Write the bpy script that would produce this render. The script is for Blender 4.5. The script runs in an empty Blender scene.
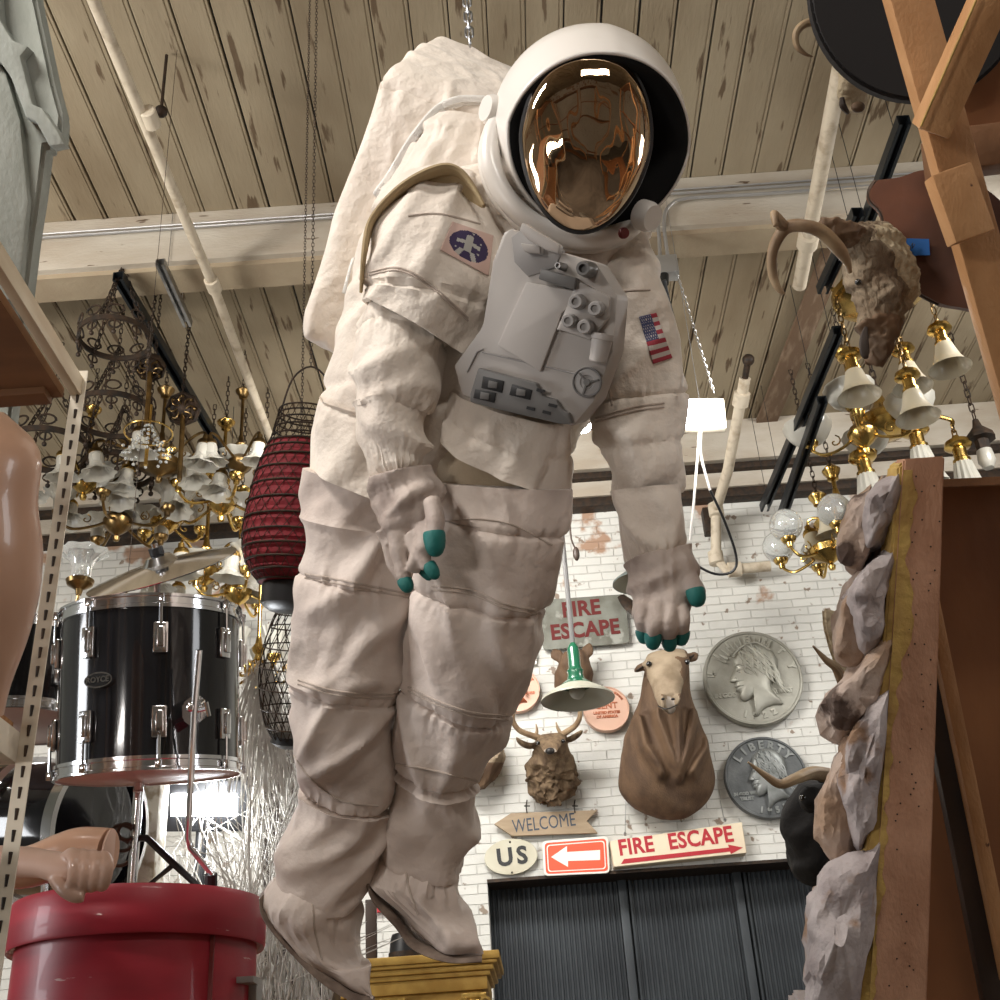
import bpy, bmesh, math, random
from mathutils import Vector, Matrix, noise
from mathutils.bvhtree import BVHTree
PI = math.pi
V = Vector
SC = bpy.context.scene
COL = SC.collection
# ------------------------------------------------------------------ camera
FPX = 1200.0
TH = math.atan(642 / FPX)
RO = math.radians(4.0)
CAM = V((0, 0, 1.6))
FW = V((0, math.cos(TH), math.sin(TH)))
_r = V((1, 0, 0)); _u = V((0, -math.sin(TH), math.cos(TH)))
RT = _r * math.cos(RO) - _u * math.sin(RO)
UP = _r * math.sin(RO) + _u * math.cos(RO)
cd = bpy.data.cameras.new('camera'); cam = bpy.data.objects.new('camera', cd); COL.objects.link(cam)
cd.sensor_width = 36; cd.lens = 36 * FPX / 1000; cd.clip_start = 0.05; cd.clip_end = 100
cam.matrix_world = Matrix(((RT.x, UP.x, -FW.x, CAM.x), (RT.y, UP.y, -FW.y, CAM.y), (RT.z, UP.z, -FW.z, CAM.z), (0, 0, 0, 1)))
SC.camera = cam
# ------------------------------------------------------------------ world, lights, exposure
SC.view_settings.view_transform = 'Standard'; SC.view_settings.look = 'None'
SC.view_settings.gamma = 1; SC.view_settings.use_curve_mapping = False
SC.view_settings.exposure = -0.1
w = bpy.data.worlds.new('world'); SC.world = w; w.use_nodes = True
w.node_tree.nodes['Background'].inputs[0].default_value = (0.82, 0.86, 0.9, 1)
w.node_tree.nodes['Background'].inputs[1].default_value = 0.5
def area(name, loc, target, sx, sy, power, col):
    l = bpy.data.lights.new(name, 'AREA'); l.shape = 'RECTANGLE'; l.size = sx; l.size_y = sy; l.energy = power; l.color = col
    o = bpy.data.objects.new(name, l); COL.objects.link(o); o.location = loc
    o.rotation_euler = (V(target) - V(loc)).to_track_quat('-Z', 'Y').to_euler(); return o
area('unseen_strip_light', (-2.1, 0.4, 5.2), (-0.1, 2.2, 2.6), 1.3, 0.3, 125, (1.0, .95, .89))  # unseen key area light in place of a ceiling strip, no fixture built
area('unseen_strip_light', (0.9, -0.9, 4.6), (0.6, 2.2, 2.4), 1.3, 0.3, 32, (1.0, .94, .86))  # unseen front area light, no fixture built
area('unseen_strip_light', (-3.4, 3.0, 4.6), (-2.2, 7, 4.6), 1.3, 0.3, 90, (1.0, .95, .88))  # unseen area light aimed to brighten the left chandeliers
area('unseen_strip_light', (3.6, 5.0, 5.6), (1.6, 8, 3.0), 1.3, 0.5, 82, (1.0, .98, .95))  # added without a fixture to brighten the right of the brick wall
area('unseen_strip_light', (-0.6, 5.4, 5.2), (0.0, 8, 3.6), 1.3, 0.5, 108, (1.0, .98, .95))  # added without a fixture to brighten the middle of the brick wall
area('unseen_fill_light', (-2.3, -1.3, 2.2), (-0.1, 2.2, 2.3), .8, 0.25, 50, (1.0, .95, .90))  # unseen fill added low behind the camera to lift the suit
area('unseen_side_light', (6.7, 0.4, 3.0), (0.5, 2.5, 2.8), 1.2, 2.2, 70, (.95, .97, 1.0))  # no window built; added for a streak on the visor's right edge
area('unseen_side_light', (-6.7, 1.0, 2.6), (0, 2.5, 3.2), 1.6, 2.4, 220, (.95, .97, 1.0))  # unseen left window light, raised as fill; the wall has no opening
# ------------------------------------------------------------------ pixel <-> place helpers
def ray(px, py): return FW + RT * ((px - 500) / FPX) + UP * ((500 - py) / FPX)
def P(px, py, d): return CAM + ray(px, py) * d
def PY(px, py, Y): r = ray(px, py); return CAM + r * (Y / r.y)
def PZ(px, py, Z): r = ray(px, py); return CAM + r * ((Z - CAM.z) / r.z)
def dep(p): return (p - CAM).dot(FW)
# ------------------------------------------------------------------ object helpers
ORG = {}
def tag(o, label=None, cat=None, group=None, kind=None):
    if label: o['label'] = label
    if cat: o['category'] = cat
    if group: o['group'] = group
    if kind: o['kind'] = kind
    return o
def thing(name, label, cat, loc=(0, 0, 0), group=None, rotz=0):
    o = bpy.data.objects.new(name, None); o.empty_display_size = .05; COL.objects.link(o); o.location = loc
    o.rotation_euler = (0, 0, rotz); ORG[o.name] = V(loc)
    return tag(o, label, cat, group)
def obj(name, bm, m, parent=None, local=False, smooth=True, sharp=35, mods=None, normals=True):
    if normals: bmesh.ops.recalc_face_normals(bm, faces=bm.faces)
    if parent is not None: org = V((0, 0, 0)) if local else ORG.get(parent.name, V((0, 0, 0)))
    else:
        if local or not bm.verts: org = V((0, 0, 0))
        else:
            xs = [v.co.x for v in bm.verts]; ys = [v.co.y for v in bm.verts]; zs = [v.co.z for v in bm.verts]
            org = V(((min(xs) + max(xs)) / 2, (min(ys) + max(ys)) / 2, min(zs)))
    if org.length > 0: bmesh.ops.translate(bm, verts=bm.verts, vec=-org)
    if smooth:
        ca = math.cos(math.radians(sharp))
        for f in bm.faces: f.smooth = True
        for e in bm.edges:
            if len(e.link_faces) == 2:
                n1, n2 = e.link_faces[0].normal, e.link_faces[1].normal
                if n1.dot(n2) < ca: e.smooth = False
    me = bpy.data.meshes.new(name); bm.to_mesh(me); bm.free()
    for mm in (m if isinstance(m, (list, tuple)) else [m]): me.materials.append(mm)
    o = bpy.data.objects.new(name, me); COL.objects.link(o)
    if parent is not None:
        o.parent = parent; ORG[o.name] = ORG.get(parent.name, V((0, 0, 0)))
    else: o.location = org; ORG[o.name] = org
    return o
def one(name, bm, m, label, cat, group=None, **k):
    return tag(obj(name, bm, m, **k), label, cat, group)
def struct(name, bm, m, **k): return tag(obj(name, bm, m, **k), kind='structure')
def dup(root, loc, rotz=None, label=None, scale=None):
    r = root.copy(); COL.objects.link(r); r.location = loc
    if rotz is not None: r.rotation_euler = (0, 0, rotz)
    if scale: r.scale = (scale,) * 3
    if label: r['label'] = label
    for ch in list(root.children):
        c = ch.copy(); COL.objects.link(c); c.parent = r
        for g in list(ch.children):
            d = g.copy(); COL.objects.link(d); d.parent = c
    return r
def BM(): return bmesh.new()
# ------------------------------------------------------------------ mesh helpers
def frame(z, x=None):
    z = V(z).normalized()
    if x is None: x = V((1, 0, 0)) if abs(z.x) < .8 else V((0, 1, 0))
    y = z.cross(V(x)).normalized(); x = y.cross(z).normalized()
    return x, y, z
def mat4(loc, x, y, z):
    return Matrix(((x.x, y.x, z.x, loc[0]), (x.y, y.y, z.y, loc[1]), (x.z, y.z, z.z, loc[2]), (0, 0, 0, 1)))
def box(bm, c, s, M=None, mi=0, bev=0):
    vs = []
    r = bmesh.ops.create_cube(bm, size=1)
    for v in r['verts']:
        v.co = V((v.co.x * s[0], v.co.y * s[1], v.co.z * s[2]))
    fs = list({f for v in r['verts'] for f in v.link_faces})
    for f in fs: f.material_index = mi
    vl = r['verts']
    if bev:
        es = list({e for v in r['verts'] for e in v.link_edges})
        b = bmesh.ops.bevel(bm, geom=es, offset=bev, segments=2, affect='EDGES', profile=.6, clamp_overlap=True)
        vl = list({v for f in b['faces'] for v in f.verts} | {v for v in vl if v.is_valid})
        for f in {f for v in vl for f in v.link_faces}: f.material_index = mi
    T = (M or Matrix()) @ Matrix.Translation(V(c))
    for v in vl: v.co = T @ v.co
    return vl
def plank(bm, p0, p1, w, h, up=(0, 0, 1), bev=.003, mi=0):
    """timber from p0 to p1: w across, h along 'up'"""
    p0, p1 = V(p0), V(p1); z = (p1 - p0); L = z.length; z.normalize()
    x = z.cross(V(up)).normalized(); y = x.cross(z).normalized()
    return box(bm, (0, 0, 0), (w, h, L), mat4((p0 + p1) / 2, x, -y, z) if False else mat4((p0 + p1) / 2, x, z.cross(x), z), mi, bev)
def bridge(bm, rings, cap0=True, cap1=True, closed=True, mi=0):
    R = [[bm.verts.new(p) for p in r] for r in rings]
    n = len(R[0]); fs = []
    for a, b in zip(R, R[1:]):
        for i in range(n if closed else n - 1):
            j = (i + 1) % n
            fs.append(bm.faces.new((a[i], a[j], b[j], b[i])))
    if cap0 and closed: fs.append(bm.faces.new(list(reversed(R[0]))))
    if cap1 and closed: fs.append(bm.faces.new(R[-1]))
    for f in fs: f.material_index = mi
    return R
def smooth_path(pts, sub=6):
    pts = [tuple(p) if not isinstance(p, Vector) else tuple(p) for p in pts]
    if len(pts) < 3: return [V(p) for p in pts]
    out = []
    n = len(pts); k = len(pts[0])
    for i in range(n - 1):
        p0 = pts[max(i - 1, 0)]; p1 = pts[i]; p2 = pts[i + 1]; p3 = pts[min(i + 2, n - 1)]
        for s in range(sub):
            t = s / sub
            out.append([.5 * (2 * p1[c] + (p2[c] - p0[c]) * t + (2 * p0[c] - 5 * p1[c] + 4 * p2[c] - p3[c]) * t * t + (3 * p1[c] - p0[c] - 3 * p2[c] + p3[c]) * t ** 3) for c in range(k)])
    out.append(list(pts[-1]))
    return [V(o) if k <= 4 else o for o in out]
def tube(bm, pts, r, n=8, sub=0, mi=0, flat=1.0, up=None, cap=True):
    """r: number or list of radii"""
    pts = [V(p) for p in pts]
    if not isinstance(r, (list, tuple)): r = [r] * len(pts)
    if sub:
        q = smooth_path([(p.x, p.y, p.z, rr) for p, rr in zip(pts, r)], sub)
        pts = [V((a[0], a[1], a[2])) for a in q]; r = [max(a[3], 1e-4) for a in q]
    rings = []; prev = None
    for i, p in enumerate(pts):
        t = (pts[min(i + 1, len(pts) - 1)] - pts[max(i - 1, 0)])
        if t.length < 1e-9: t = V((0, 0, 1))
        t.normalize()
        if prev is None: x, y, _ = frame(t, up)
        else:
            x = (prev - t * prev.dot(t))
            if x.length < 1e-6: x, y, _ = frame(t)
            x.normalize(); y = t.cross(x)
        prev = x
        rings.append([p + (x * math.cos(2 * PI * k / n) + y * math.sin(2 * PI * k / n) * flat) * r[i] for k in range(n)])
    bridge(bm, rings, cap, cap, mi=mi)
def loop_tube(bm, pts, r, n=8, mi=0):
    m = len(pts); rings = []; cen = sum((V(p) for p in pts), V()) / m
    for i in range(m):
        p = V(pts[i]); t = (V(pts[(i + 1) % m]) - V(pts[i - 1])).normalized()
        x = (p - cen); x = (x - t * x.dot(t)).normalized(); y = t.cross(x)
        rings.append([p + (x * math.cos(2 * PI * k / n) + y * math.sin(2 * PI * k / n)) * r for k in range(n)])
    rings.append(rings[0])
    R = [[bm.verts.new(p) for p in q] for q in rings[:-1]]; R.append(R[0])
    for a, b in zip(R, R[1:]):
        for i in range(n):
            j = (i + 1) % n; f = bm.faces.new((a[i], a[j], b[j], b[i])); f.material_index = mi
def circle(c, x, y, r, n=24, r2=None):
    r2 = r2 or r
    return [V(c) + x * math.cos(2 * PI * k / n) * r + y * math.sin(2 * PI * k / n) * r2 for k in range(n)]
def lathe(bm, prof, n=24, M=None, mi=0, ruffle=None, cap=True):
    M = M or Matrix(); rings = []
    for i, (r, z) in enumerate(prof):
        ring = []
        for k in range(n):
            a = 2 * PI * k / n; rr = max(r, 1e-4)
            if ruffle: rr *= 1 + ruffle(i / (len(prof) - 1), a)
            ring.append(M @ V((rr * math.cos(a), rr * math.sin(a), z)))
        rings.append(ring)
    return bridge(bm, rings, cap, cap, mi=mi)
def prism(bm, pts, vec, mi=0):
    """closed outline of 3D points extruded along vec"""
    a = [bm.verts.new(p) for p in pts]; b = [bm.verts.new(V(p) + vec) for p in pts]
    n = len(pts); fs = [bm.faces.new(a), bm.faces.new(list(reversed(b)))]
    for i in range(n):
        j = (i + 1) % n; fs.append(bm.faces.new((a[j], a[i], b[i], b[j])))
    for f in fs: f.material_index = mi
    return a + b
def sphere(bm, c, r, M=None, u=16, v=10, mi=0):
    if not isinstance(r, (tuple, list)): r = (r, r, r)
    q = bmesh.ops.create_uvsphere(bm, u_segments=u, v_segments=v, radius=1)
    for f in {f for vv in q['verts'] for f in vv.link_faces}: f.material_index = mi
    for vv in q['verts']:
        p = V((vv.co.x * r[0], vv.co.y * r[1], vv.co.z * r[2]))
        vv.co = (M @ p if M else p) + V(c)
    return q['verts']
def text_bm(s, size, depth=.002, bold=0.0, shear=0, align='CENTER', spacing=1.0):
    cu = bpy.data.curves.new('t', 'FONT'); cu.body = s; cu.size = size; cu.extrude = depth; cu.offset = bold; cu.shear = shear
    cu.align_x = align; cu.align_y = 'CENTER'; cu.space_character = spacing; cu.resolution_u = 3
    o = bpy.data.objects.new('t', cu); COL.objects.link(o)
    dg = bpy.context.evaluated_depsgraph_get(); me = bpy.data.meshes.new_from_object(o.evaluated_get(dg))
    bm = BM(); bm.from_mesh(me); bpy.data.objects.remove(o); bpy.data.curves.remove(cu); bpy.data.meshes.remove(me)
    return bm
def add_bm(dst, src, M=None, mi=0):
    mp = {}
    for v in src.verts: mp[v] = dst.verts.new(M @ v.co if M else v.co)
    for f in src.faces:
        try: g = dst.faces.new([mp[v] for v in f.verts]); g.material_index = mi
        except ValueError: pass
    src.free()
def remesh(o, vs, smooth_it=4):
    m = o.modifiers.new('remesh', 'REMESH'); m.mode = 'VOXEL'; m.voxel_size = vs; m.use_smooth_shade = True
    if smooth_it:
        s = o.modifiers.new('smooth', 'SMOOTH'); s.iterations = smooth_it; s.factor = .5
    return o
def bake(o):
    dg = bpy.context.evaluated_depsgraph_get(); ev = o.evaluated_get(dg)
    me = bpy.data.meshes.new_from_object(ev); old = o.data; o.modifiers.clear(); o.data = me
    me.name = old.name + '_surface'; bpy.data.meshes.remove(old)
    for p in me.polygons: p.use_smooth = True
    return o
def nz(p, s=1.0, seed=0): return noise.noise(V(p) * s + V((seed * 7.3, seed * 3.1, seed * 5.7)))
def sm(a, b, x): t = min(max((x - a) / (b - a), 0), 1); return t * t * (3 - 2 * t)
# ------------------------------------------------------------------ materials
def M_(name, col, rough=.6, metal=0.0, col2=None, scale=8.0, stretch=(1, 1, 1), bump=0.0, bscale=40, det=4, thr=(.35, .65), col3=None, thr3=(.6, .7), scale3=3, trans=0.0, sheen=0, coat=0, emit=None, estr=0, ior=1.45, sub=0, alpha=1, stretch3=None, bstretch=None, bdist=.01, bdet=5):
    m = bpy.data.materials.new(name); m.use_nodes = True; nt = m.node_tree; b = nt.nodes['Principled BSDF']
    I = b.inputs; I['Roughness'].default_value = rough; I['Metallic'].default_value = metal; I['IOR'].default_value = ior
    I['Base Color'].default_value = (*col, 1)
    if trans: I['Transmission Weight'].default_value = trans
    if coat: I['Coat Weight'].default_value = coat; I['Coat Roughness'].default_value = .05
    if sheen: I['Sheen Weight'].default_value = sheen
    if sub: I['Subsurface Weight'].default_value = sub; I['Subsurface Scale'].default_value = .02
    if alpha < 1: I['Alpha'].default_value = alpha
    if emit: I['Emission Color'].default_value = (*emit, 1); I['Emission Strength'].default_value = estr
    tc = nt.nodes.new('ShaderNodeTexCoord')
    def mapn(st):
        mp = nt.nodes.new('ShaderNodeMapping'); mp.inputs['Scale'].default_value = st
        nt.links.new(tc.outputs['Object'], mp.inputs[0]); return mp.outputs[0]
    def mask(sc, st, th, d=det):
        n = nt.nodes.new('ShaderNodeTexNoise'); n.inputs['Scale'].default_value = sc; n.inputs['Detail'].default_value = d
        nt.links.new(mapn(st), n.inputs['Vector'])
        r = nt.nodes.new('ShaderNodeMapRange'); r.inputs[1].default_value = th[0]; r.inputs[2].default_value = th[1]
        nt.links.new(n.outputs[0], r.inputs[0]); return r.outputs[0]
    def mix(fac, a, c):
        x = nt.nodes.new('ShaderNodeMix'); x.data_type = 'RGBA'; nt.links.new(fac, x.inputs[0])
        if isinstance(a, tuple): x.inputs[6].default_value = (*a, 1)
        else: nt.links.new(a, x.inputs[6])
        x.inputs[7].default_value = (*c, 1); return x.outputs[2]
    c = None
    if col2: c = mix(mask(scale, stretch, thr), col, col2)
    if col3: c = mix(mask(scale3, stretch3 or stretch, thr3, 7), c if c else col, col3)
    if c: nt.links.new(c, I['Base Color'])
    if bump:
        n = nt.nodes.new('ShaderNodeTexNoise'); n.inputs['Scale'].default_value = bscale; n.inputs['Detail'].default_value = bdet
        nt.links.new(mapn(bstretch or stretch), n.inputs['Vector'])
        bp = nt.nodes.new('ShaderNodeBump'); bp.inputs['Strength'].default_value = bump; bp.inputs['Distance'].default_value = bdist
        nt.links.new(n.outputs[0], bp.inputs['Height']); nt.links.new(bp.outputs[0], I['Normal'])
    return m
MT = {}
def defm(k, *a, **kw): MT[k] = M_(k, *a, **kw)
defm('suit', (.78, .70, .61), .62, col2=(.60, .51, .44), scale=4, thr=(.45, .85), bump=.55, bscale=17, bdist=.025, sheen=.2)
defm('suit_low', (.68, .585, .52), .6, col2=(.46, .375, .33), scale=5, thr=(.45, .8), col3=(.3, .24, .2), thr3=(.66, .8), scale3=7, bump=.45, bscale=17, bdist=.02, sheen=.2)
defm('suit_glove', (.50, .42, .37), .62, col2=(.32, .255, .225), scale=12, thr=(.42, .7), bump=.4, bscale=50)
defm('suit_tan_shaded', (.50, .40, .28), .75, col2=(.40, .31, .2), scale=5, bump=.5, bscale=17, bdist=.02)
defm('seam', (.50, .42, .36), .7, bump=.3, bscale=200)
defm('tan', (.36, .27, .15), .8, bump=.2)
defm('sole', (.26, .20, .16), .8, col2=(.14, .1, .08), scale=30, bump=.3)
defm('teal', (.01, .14, .125), .55, bump=.15, bscale=100)
defm('helmet', (.80, .76, .71), .3, col2=(.62, .56, .5), scale=3, thr=(.55, .8), coat=.2)
defm('plastic', (.47, .435, .405), .5, col2=(.40, .37, .345), scale=5)
defm('panel_grey', (.30, .285, .275), .4)
defm('knob_grey', (.12, .115, .11), .4)
defm('blackfelt', (.002, .002, .002), 1.0)
defm('visor', (.66, .48, .32), .03, 1.0, bump=.9, bscale=4.5, bdist=.02, bstretch=(2.6, 2.6, .5), bdet=1.2)
defm('zip', (.80, .77, .73), .5, bump=.3, bscale=300)
defm('chrome', (.78, .78, .8), .12, 1.0)
defm('steel', (.45, .45, .46), .35, 1.0, col2=(.3, .3, .3), scale=20)
defm('brass', (.62, .42, .13), .22, 1.0, col2=(.36, .23, .07), scale=14)
defm('brass_dark', (.28, .18, .07), .3, 1.0, col2=(.12, .08, .04), scale=20)
defm('iron', (.028, .023, .019), .6, .5, col2=(.06, .036, .022), scale=30, bump=.3)
defm('black', (.012, .012, .013), .4)
defm('gloss_black', (.004, .004, .006), .06, coat=1)
defm('red_wall_cloth', (.35, .02, .03), .8)
# ================================================================== the setting
CEIL = 6.3; WY = 8.0
def ceil_mat():
    m = M_('ceiling_paint', (.32, .262, .175), .75, col2=(.215, .163, .10), scale=2, stretch=(1, .4, 1), thr=(.4, .7), col3=(.12, .08, .045), thr3=(.61, .65), scale3=3.4, stretch3=(4.5, .6, 1), bump=.35, bscale=18, bstretch=(3, .6, 1))
    return m
defm('ceiling_dummy', (.5, .5, .5))
CM = ceil_mat()
defm('beam_paint', (.50, .455, .38), .75, col2=(.40, .34, .265), scale=2.2, stretch=(1, 2, 3), col3=(.12, .08, .05), thr3=(.66, .69), scale3=9, stretch3=(.5, 2, 3), bump=.4, bscale=25)
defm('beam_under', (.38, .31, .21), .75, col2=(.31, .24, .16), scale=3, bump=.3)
bm = BM(); rnd = random.Random(4)
x = -7.0; k = 0
while x < 7.0:
    wd = .182
    g = rnd.choice([.004, .006, .012, .014])
    c = .0
    z0 = CEIL + rnd.uniform(0, .004)
    # a board with a beaded edge
    prof = [(x + g / 2, z0 + .03), (x + g / 2, z0 + .002), (x + g / 2 + .003, z0), (x + wd * .86, z0), (x + wd * .86 + .003, z0 + .005), (x + wd * .86 + .007, z0 + .005), (x + wd * .86 + .010, z0), (x + wd - g / 2 - .003, z0), (x + wd - g / 2, z0 + .002), (x + wd - g / 2, z0 + .03)]
    for y0, y1 in ((-7, 5.3), (5.3, WY)):
        a = [bm.verts.new((p[0], y0, p[1])) for p in prof]; b = [bm.verts.new((p[0], y1, p[1])) for p in prof]
        for i in range(len(prof)):
            j = (i + 1) % len(prof); bm.faces.new((a[j], a[i], b[i], b[j]))
    x += wd
struct('ceiling', bm, CM, sharp=20)
bm = BM(); box(bm, (0, .5, CEIL + .06), (14, 15, .04)); struct('ceiling', bm, MT['black'])
# beams across
BY = PZ(300, 219, 6.17).y + .15
bm = BM()
box(bm, (0, BY, 6.3 - .17), (14, .24, .34)); struct('trim_1', bm, MT['beam_paint'])
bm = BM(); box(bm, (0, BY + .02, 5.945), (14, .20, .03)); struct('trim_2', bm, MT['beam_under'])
# wall brick
def brick_mat():
    m = bpy.data.materials.new('painted_brick'); m.use_nodes = True; nt = m.node_tree; b = nt.nodes['Principled BSDF']
    tc = nt.nodes.new('ShaderNodeTexCoord'); sp = nt.nodes.new('ShaderNodeSeparateXYZ'); cb = nt.nodes.new('ShaderNodeCombineXYZ')
    nt.links.new(tc.outputs['Object'], sp.inputs[0])
    nt.links.new(sp.outputs['X'], cb.inputs[0]); nt.links.new(sp.outputs['Z'], cb.inputs[1])
    ad = nt.nodes.new('ShaderNodeMath'); ad.operation = 'ADD'; nt.links.new(sp.outputs['X'], ad.inputs[0]); nt.links.new(sp.outputs['Y'], ad.inputs[1]); nt.links.new(ad.outputs[0], cb.inputs[0])
    nv = nt.nodes.new('ShaderNodeTexNoise'); nv.inputs['Scale'].default_value = 6; nt.links.new(tc.outputs['Object'], nv.inputs['Vector'])
    vm = nt.nodes.new('ShaderNodeVectorMath'); vm.operation = 'MULTIPLY_ADD'; nt.links.new(nv.outputs['Color'], vm.inputs[0]); vm.inputs[1].default_value = (.012, .012, 0); nt.links.new(cb.outputs[0], vm.inputs[2])
    br = nt.nodes.new('ShaderNodeTexBrick'); nt.links.new(vm.outputs[0], br.inputs['Vector'])
    br.inputs['Scale'].default_value = 1; br.inputs['Brick Width'].default_value = .205; br.inputs['Row Height'].default_value = .063
    br.inputs['Mortar Size'].default_value = .005; br.inputs['Mortar Smooth'].default_value = .7
    br.inputs['Color1'].default_value = (.66, .65, .60, 1); br.inputs['Color2'].default_value = (.61, .60, .555, 1); br.inputs['Mortar'].default_value = (.565, .55, .505, 1)
    n1 = nt.nodes.new('ShaderNodeTexNoise'); n1.inputs['Scale'].default_value = 9; n1.inputs['Detail'].default_value = 8; nt.links.new(tc.outputs['Object'], n1.inputs['Vector'])
    r1 = nt.nodes.new('ShaderNodeMapRange'); r1.inputs[1].default_value = .63; r1.inputs[2].default_value = .66; nt.links.new(n1.outputs[0], r1.inputs[0])
    mx = nt.nodes.new('ShaderNodeMix'); mx.data_type = 'RGBA'; nt.links.new(r1.outputs[0], mx.inputs[0]); nt.links.new(br.outputs[0], mx.inputs[6]); mx.inputs[7].default_value = (.26, .20, .15, 1)
    # rust-coloured bare brick high up
    n2 = nt.nodes.new('ShaderNodeTexNoise'); n2.inputs['Scale'].default_value = 2.6; n2.inputs['Detail'].default_value = 7; nt.links.new(tc.outputs['Object'], n2.inputs['Vector'])
    hz = nt.nodes.new('ShaderNodeMapRange'); hz.inputs[1].default_value = 4.2; hz.inputs[2].default_value = 6.4; hz.inputs[3].default_value = -.12; hz.inputs[4].default_value = .14; nt.links.new(sp.outputs['Z'], hz.inputs[0])
    a2 = nt.nodes.new('ShaderNodeMath'); a2.operation = 'ADD'; nt.links.new(n2.outputs[0], a2.inputs[0]); nt.links.new(hz.outputs[0], a2.inputs[1])
    r2 = nt.nodes.new('ShaderNodeMapRange'); r2.inputs[1].default_value = .60; r2.inputs[2].default_value = .64; nt.links.new(a2.outputs[0], r2.inputs[0])
    m2 = nt.nodes.new('ShaderNodeMix'); m2.data_type = 'RGBA'; nt.links.new(r2.outputs[0], m2.inputs[0]); nt.links.new(mx.outputs[2], m2.inputs[6]); m2.inputs[7].default_value = (.38, .24, .16, 1)
    nt.links.new(m2.outputs[2], b.inputs['Base Color']); b.inputs['Roughness'].default_value = .65
    n3 = nt.nodes.new('ShaderNodeTexNoise'); n3.inputs['Scale'].default_value = 14; n3.inputs['Detail'].default_value = 4; nt.links.new(tc.outputs['Object'], n3.inputs['Vector'])
    ms = nt.nodes.new('ShaderNodeMath'); ms.operation = 'MULTIPLY_ADD'; nt.links.new(br.outputs['Fac'], ms.inputs[0]); ms.inputs[1].default_value = -.8; nt.links.new(n3.outputs[0], ms.inputs[2])
    bp = nt.nodes.new('ShaderNodeBump'); bp.inputs['Strength'].default_value = .7; bp.inputs['Distance'].default_value = .012; nt.links.new(ms.outputs[0], bp.inputs['Height']); nt.links.new(bp.outputs[0], b.inputs['Normal'])
    return m
BR = brick_mat()
DL = PY(487, 878, WY); DR = PY(850, 858, WY); DTOP = (DL.z + DR.z) / 2
dx0, dx1 = DL.x, DL.x + 3.6
bm = BM()
box(bm, ((-7 + dx0) / 2, WY + .15, 3.15), (dx0 + 7, .3, 6.3)); box(bm, ((7 + dx1) / 2, WY + .15, 3.15), (7 - dx1, .3, 6.3))
box(bm, ((dx0 + dx1) / 2, WY + .15, (DTOP + 6.3) / 2), (dx1 - dx0, .3, 6.3 - DTOP))
struct('wall_back', bm, BR, local=True)
bm = BM(); box(bm, (-7.1, .5, 3.15), (.2, 15, 6.3)); struct('wall_left', bm, BR, local=True)
bm = BM(); box(bm, (7.1, .5, 3.15), (.2, 15, 6.3)); struct('wall_right', bm, BR, local=True)
bm = BM(); box(bm, (0, -7.1, 3.15), (14.4, .2, 6.3)); struct('wall_front', bm, BR, local=True)
defm('concrete', (.22, .20, .18), .7, col2=(.16, .145, .13), scale=2, bump=.2)
bm = BM(); box(bm, (0, .5, -.05), (14.4, 15.4, .1)); struct('floor', bm, MT['concrete'])
# sheet-metal door in the opening
defm('door_metal', (.052, .060, .066), .5, .2, col2=(.035, .04, .045), scale=3, bump=.1)
bm = BM(); yb = WY + .26
xx = dx0 - .02; pts = []
while xx < dx1:
    pts += [(xx, 0), (xx + .007, .012), (xx + .019, .012), (xx + .026, 0)]; xx += .034
rings = [[V((p[0], yb - p[1], z)) for p in pts] for z in (0, DTOP)]
bridge(bm, rings, closed=False)
d1 = struct('door_1', bm, MT['door_metal'], local=True, smooth=False)
def stile(px):
    p = PY(px, 890, yb); b = BM(); box(b, (p.x, yb - .03, DTOP / 2), (.055, .03, DTOP), bev=.006); box(b, (p.x + .05, yb - .022, DTOP / 2), (.012, .02, DTOP)); obj('door_stile', b, MT['door_metal'], d1)
for px in (622, 738): stile(px)
bm = BM(); box(bm, ((dx0 + dx1) / 2, WY + .13, DTOP - .006), (dx1 - dx0, .30, .02)); struct('trim_3', bm, MT['iron'])
# timber ledger and steel channels where the ceiling meets the wall
bm = BM(); box(bm, (0, WY - .12, 6.13), (14, .24, .34)); struct('trim_4', bm, MT['beam_paint'])
bm = BM(); box(bm, (0, WY - .1, 5.93), (14, .2, .05), bev=.004); struct('trim_5', bm, MT['iron'])
bm = BM(); box(bm, (0, WY - .07, 5.845), (14, .14, .12)); struct('trim_6', bm, MT['beam_paint'])
bm = BM(); box(bm, (0, WY - .06, 5.75), (14, .12, .07), bev=.004); struct('trim_7', bm, MT['iron'])
# conduit on the beam and pipes under the ceiling
defm('pipe_paint', (.60, .52, .40), .6, col2=(.42, .34, .24), scale=14, thr=(.5, .7), bump=.3)
defm('galv', (.5, .5, .5), .4, .8)
bm = BM(); tube(bm, [(-6.9, BY - .145, 6.17), (6.9, BY - .145, 6.17)], .009, 8); tube(bm, [(-6.9, BY - .14, 6.20), (6.9, BY - .14, 6.20)], .006, 6)
one('electrical_conduit', bm, MT['galv'], 'thin grey conduit running along the painted ceiling beam', 'pipe')
def pipe(pts, r, lab, fit=()):
    bm = BM(); tube(bm, pts, r, 12)
    t = thing('ceiling_pipe', lab, 'pipe', pts[0]); obj('pipe_run', bm, MT['pipe_paint'], t)
    for f, ax in fit:
        b = BM(); tube(b, [V(f) - V(ax) * .05, V(f) - V(ax) * .045, V(f) + V(ax) * .045, V(f) + V(ax) * .05], [r * 1.2, r * 1.45, r * 1.45, r * 1.2], 12); obj('pipe_coupling', b, MT['pipe_paint'], t)
    return t
pz = 6.0
a = PZ(85, -20, 5.82); a.y = a.y; b_ = PZ(213, 285, 5.82)
ax = (b_ - a).normalized()
c_ = PZ(268, 432, 5.82)
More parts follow.
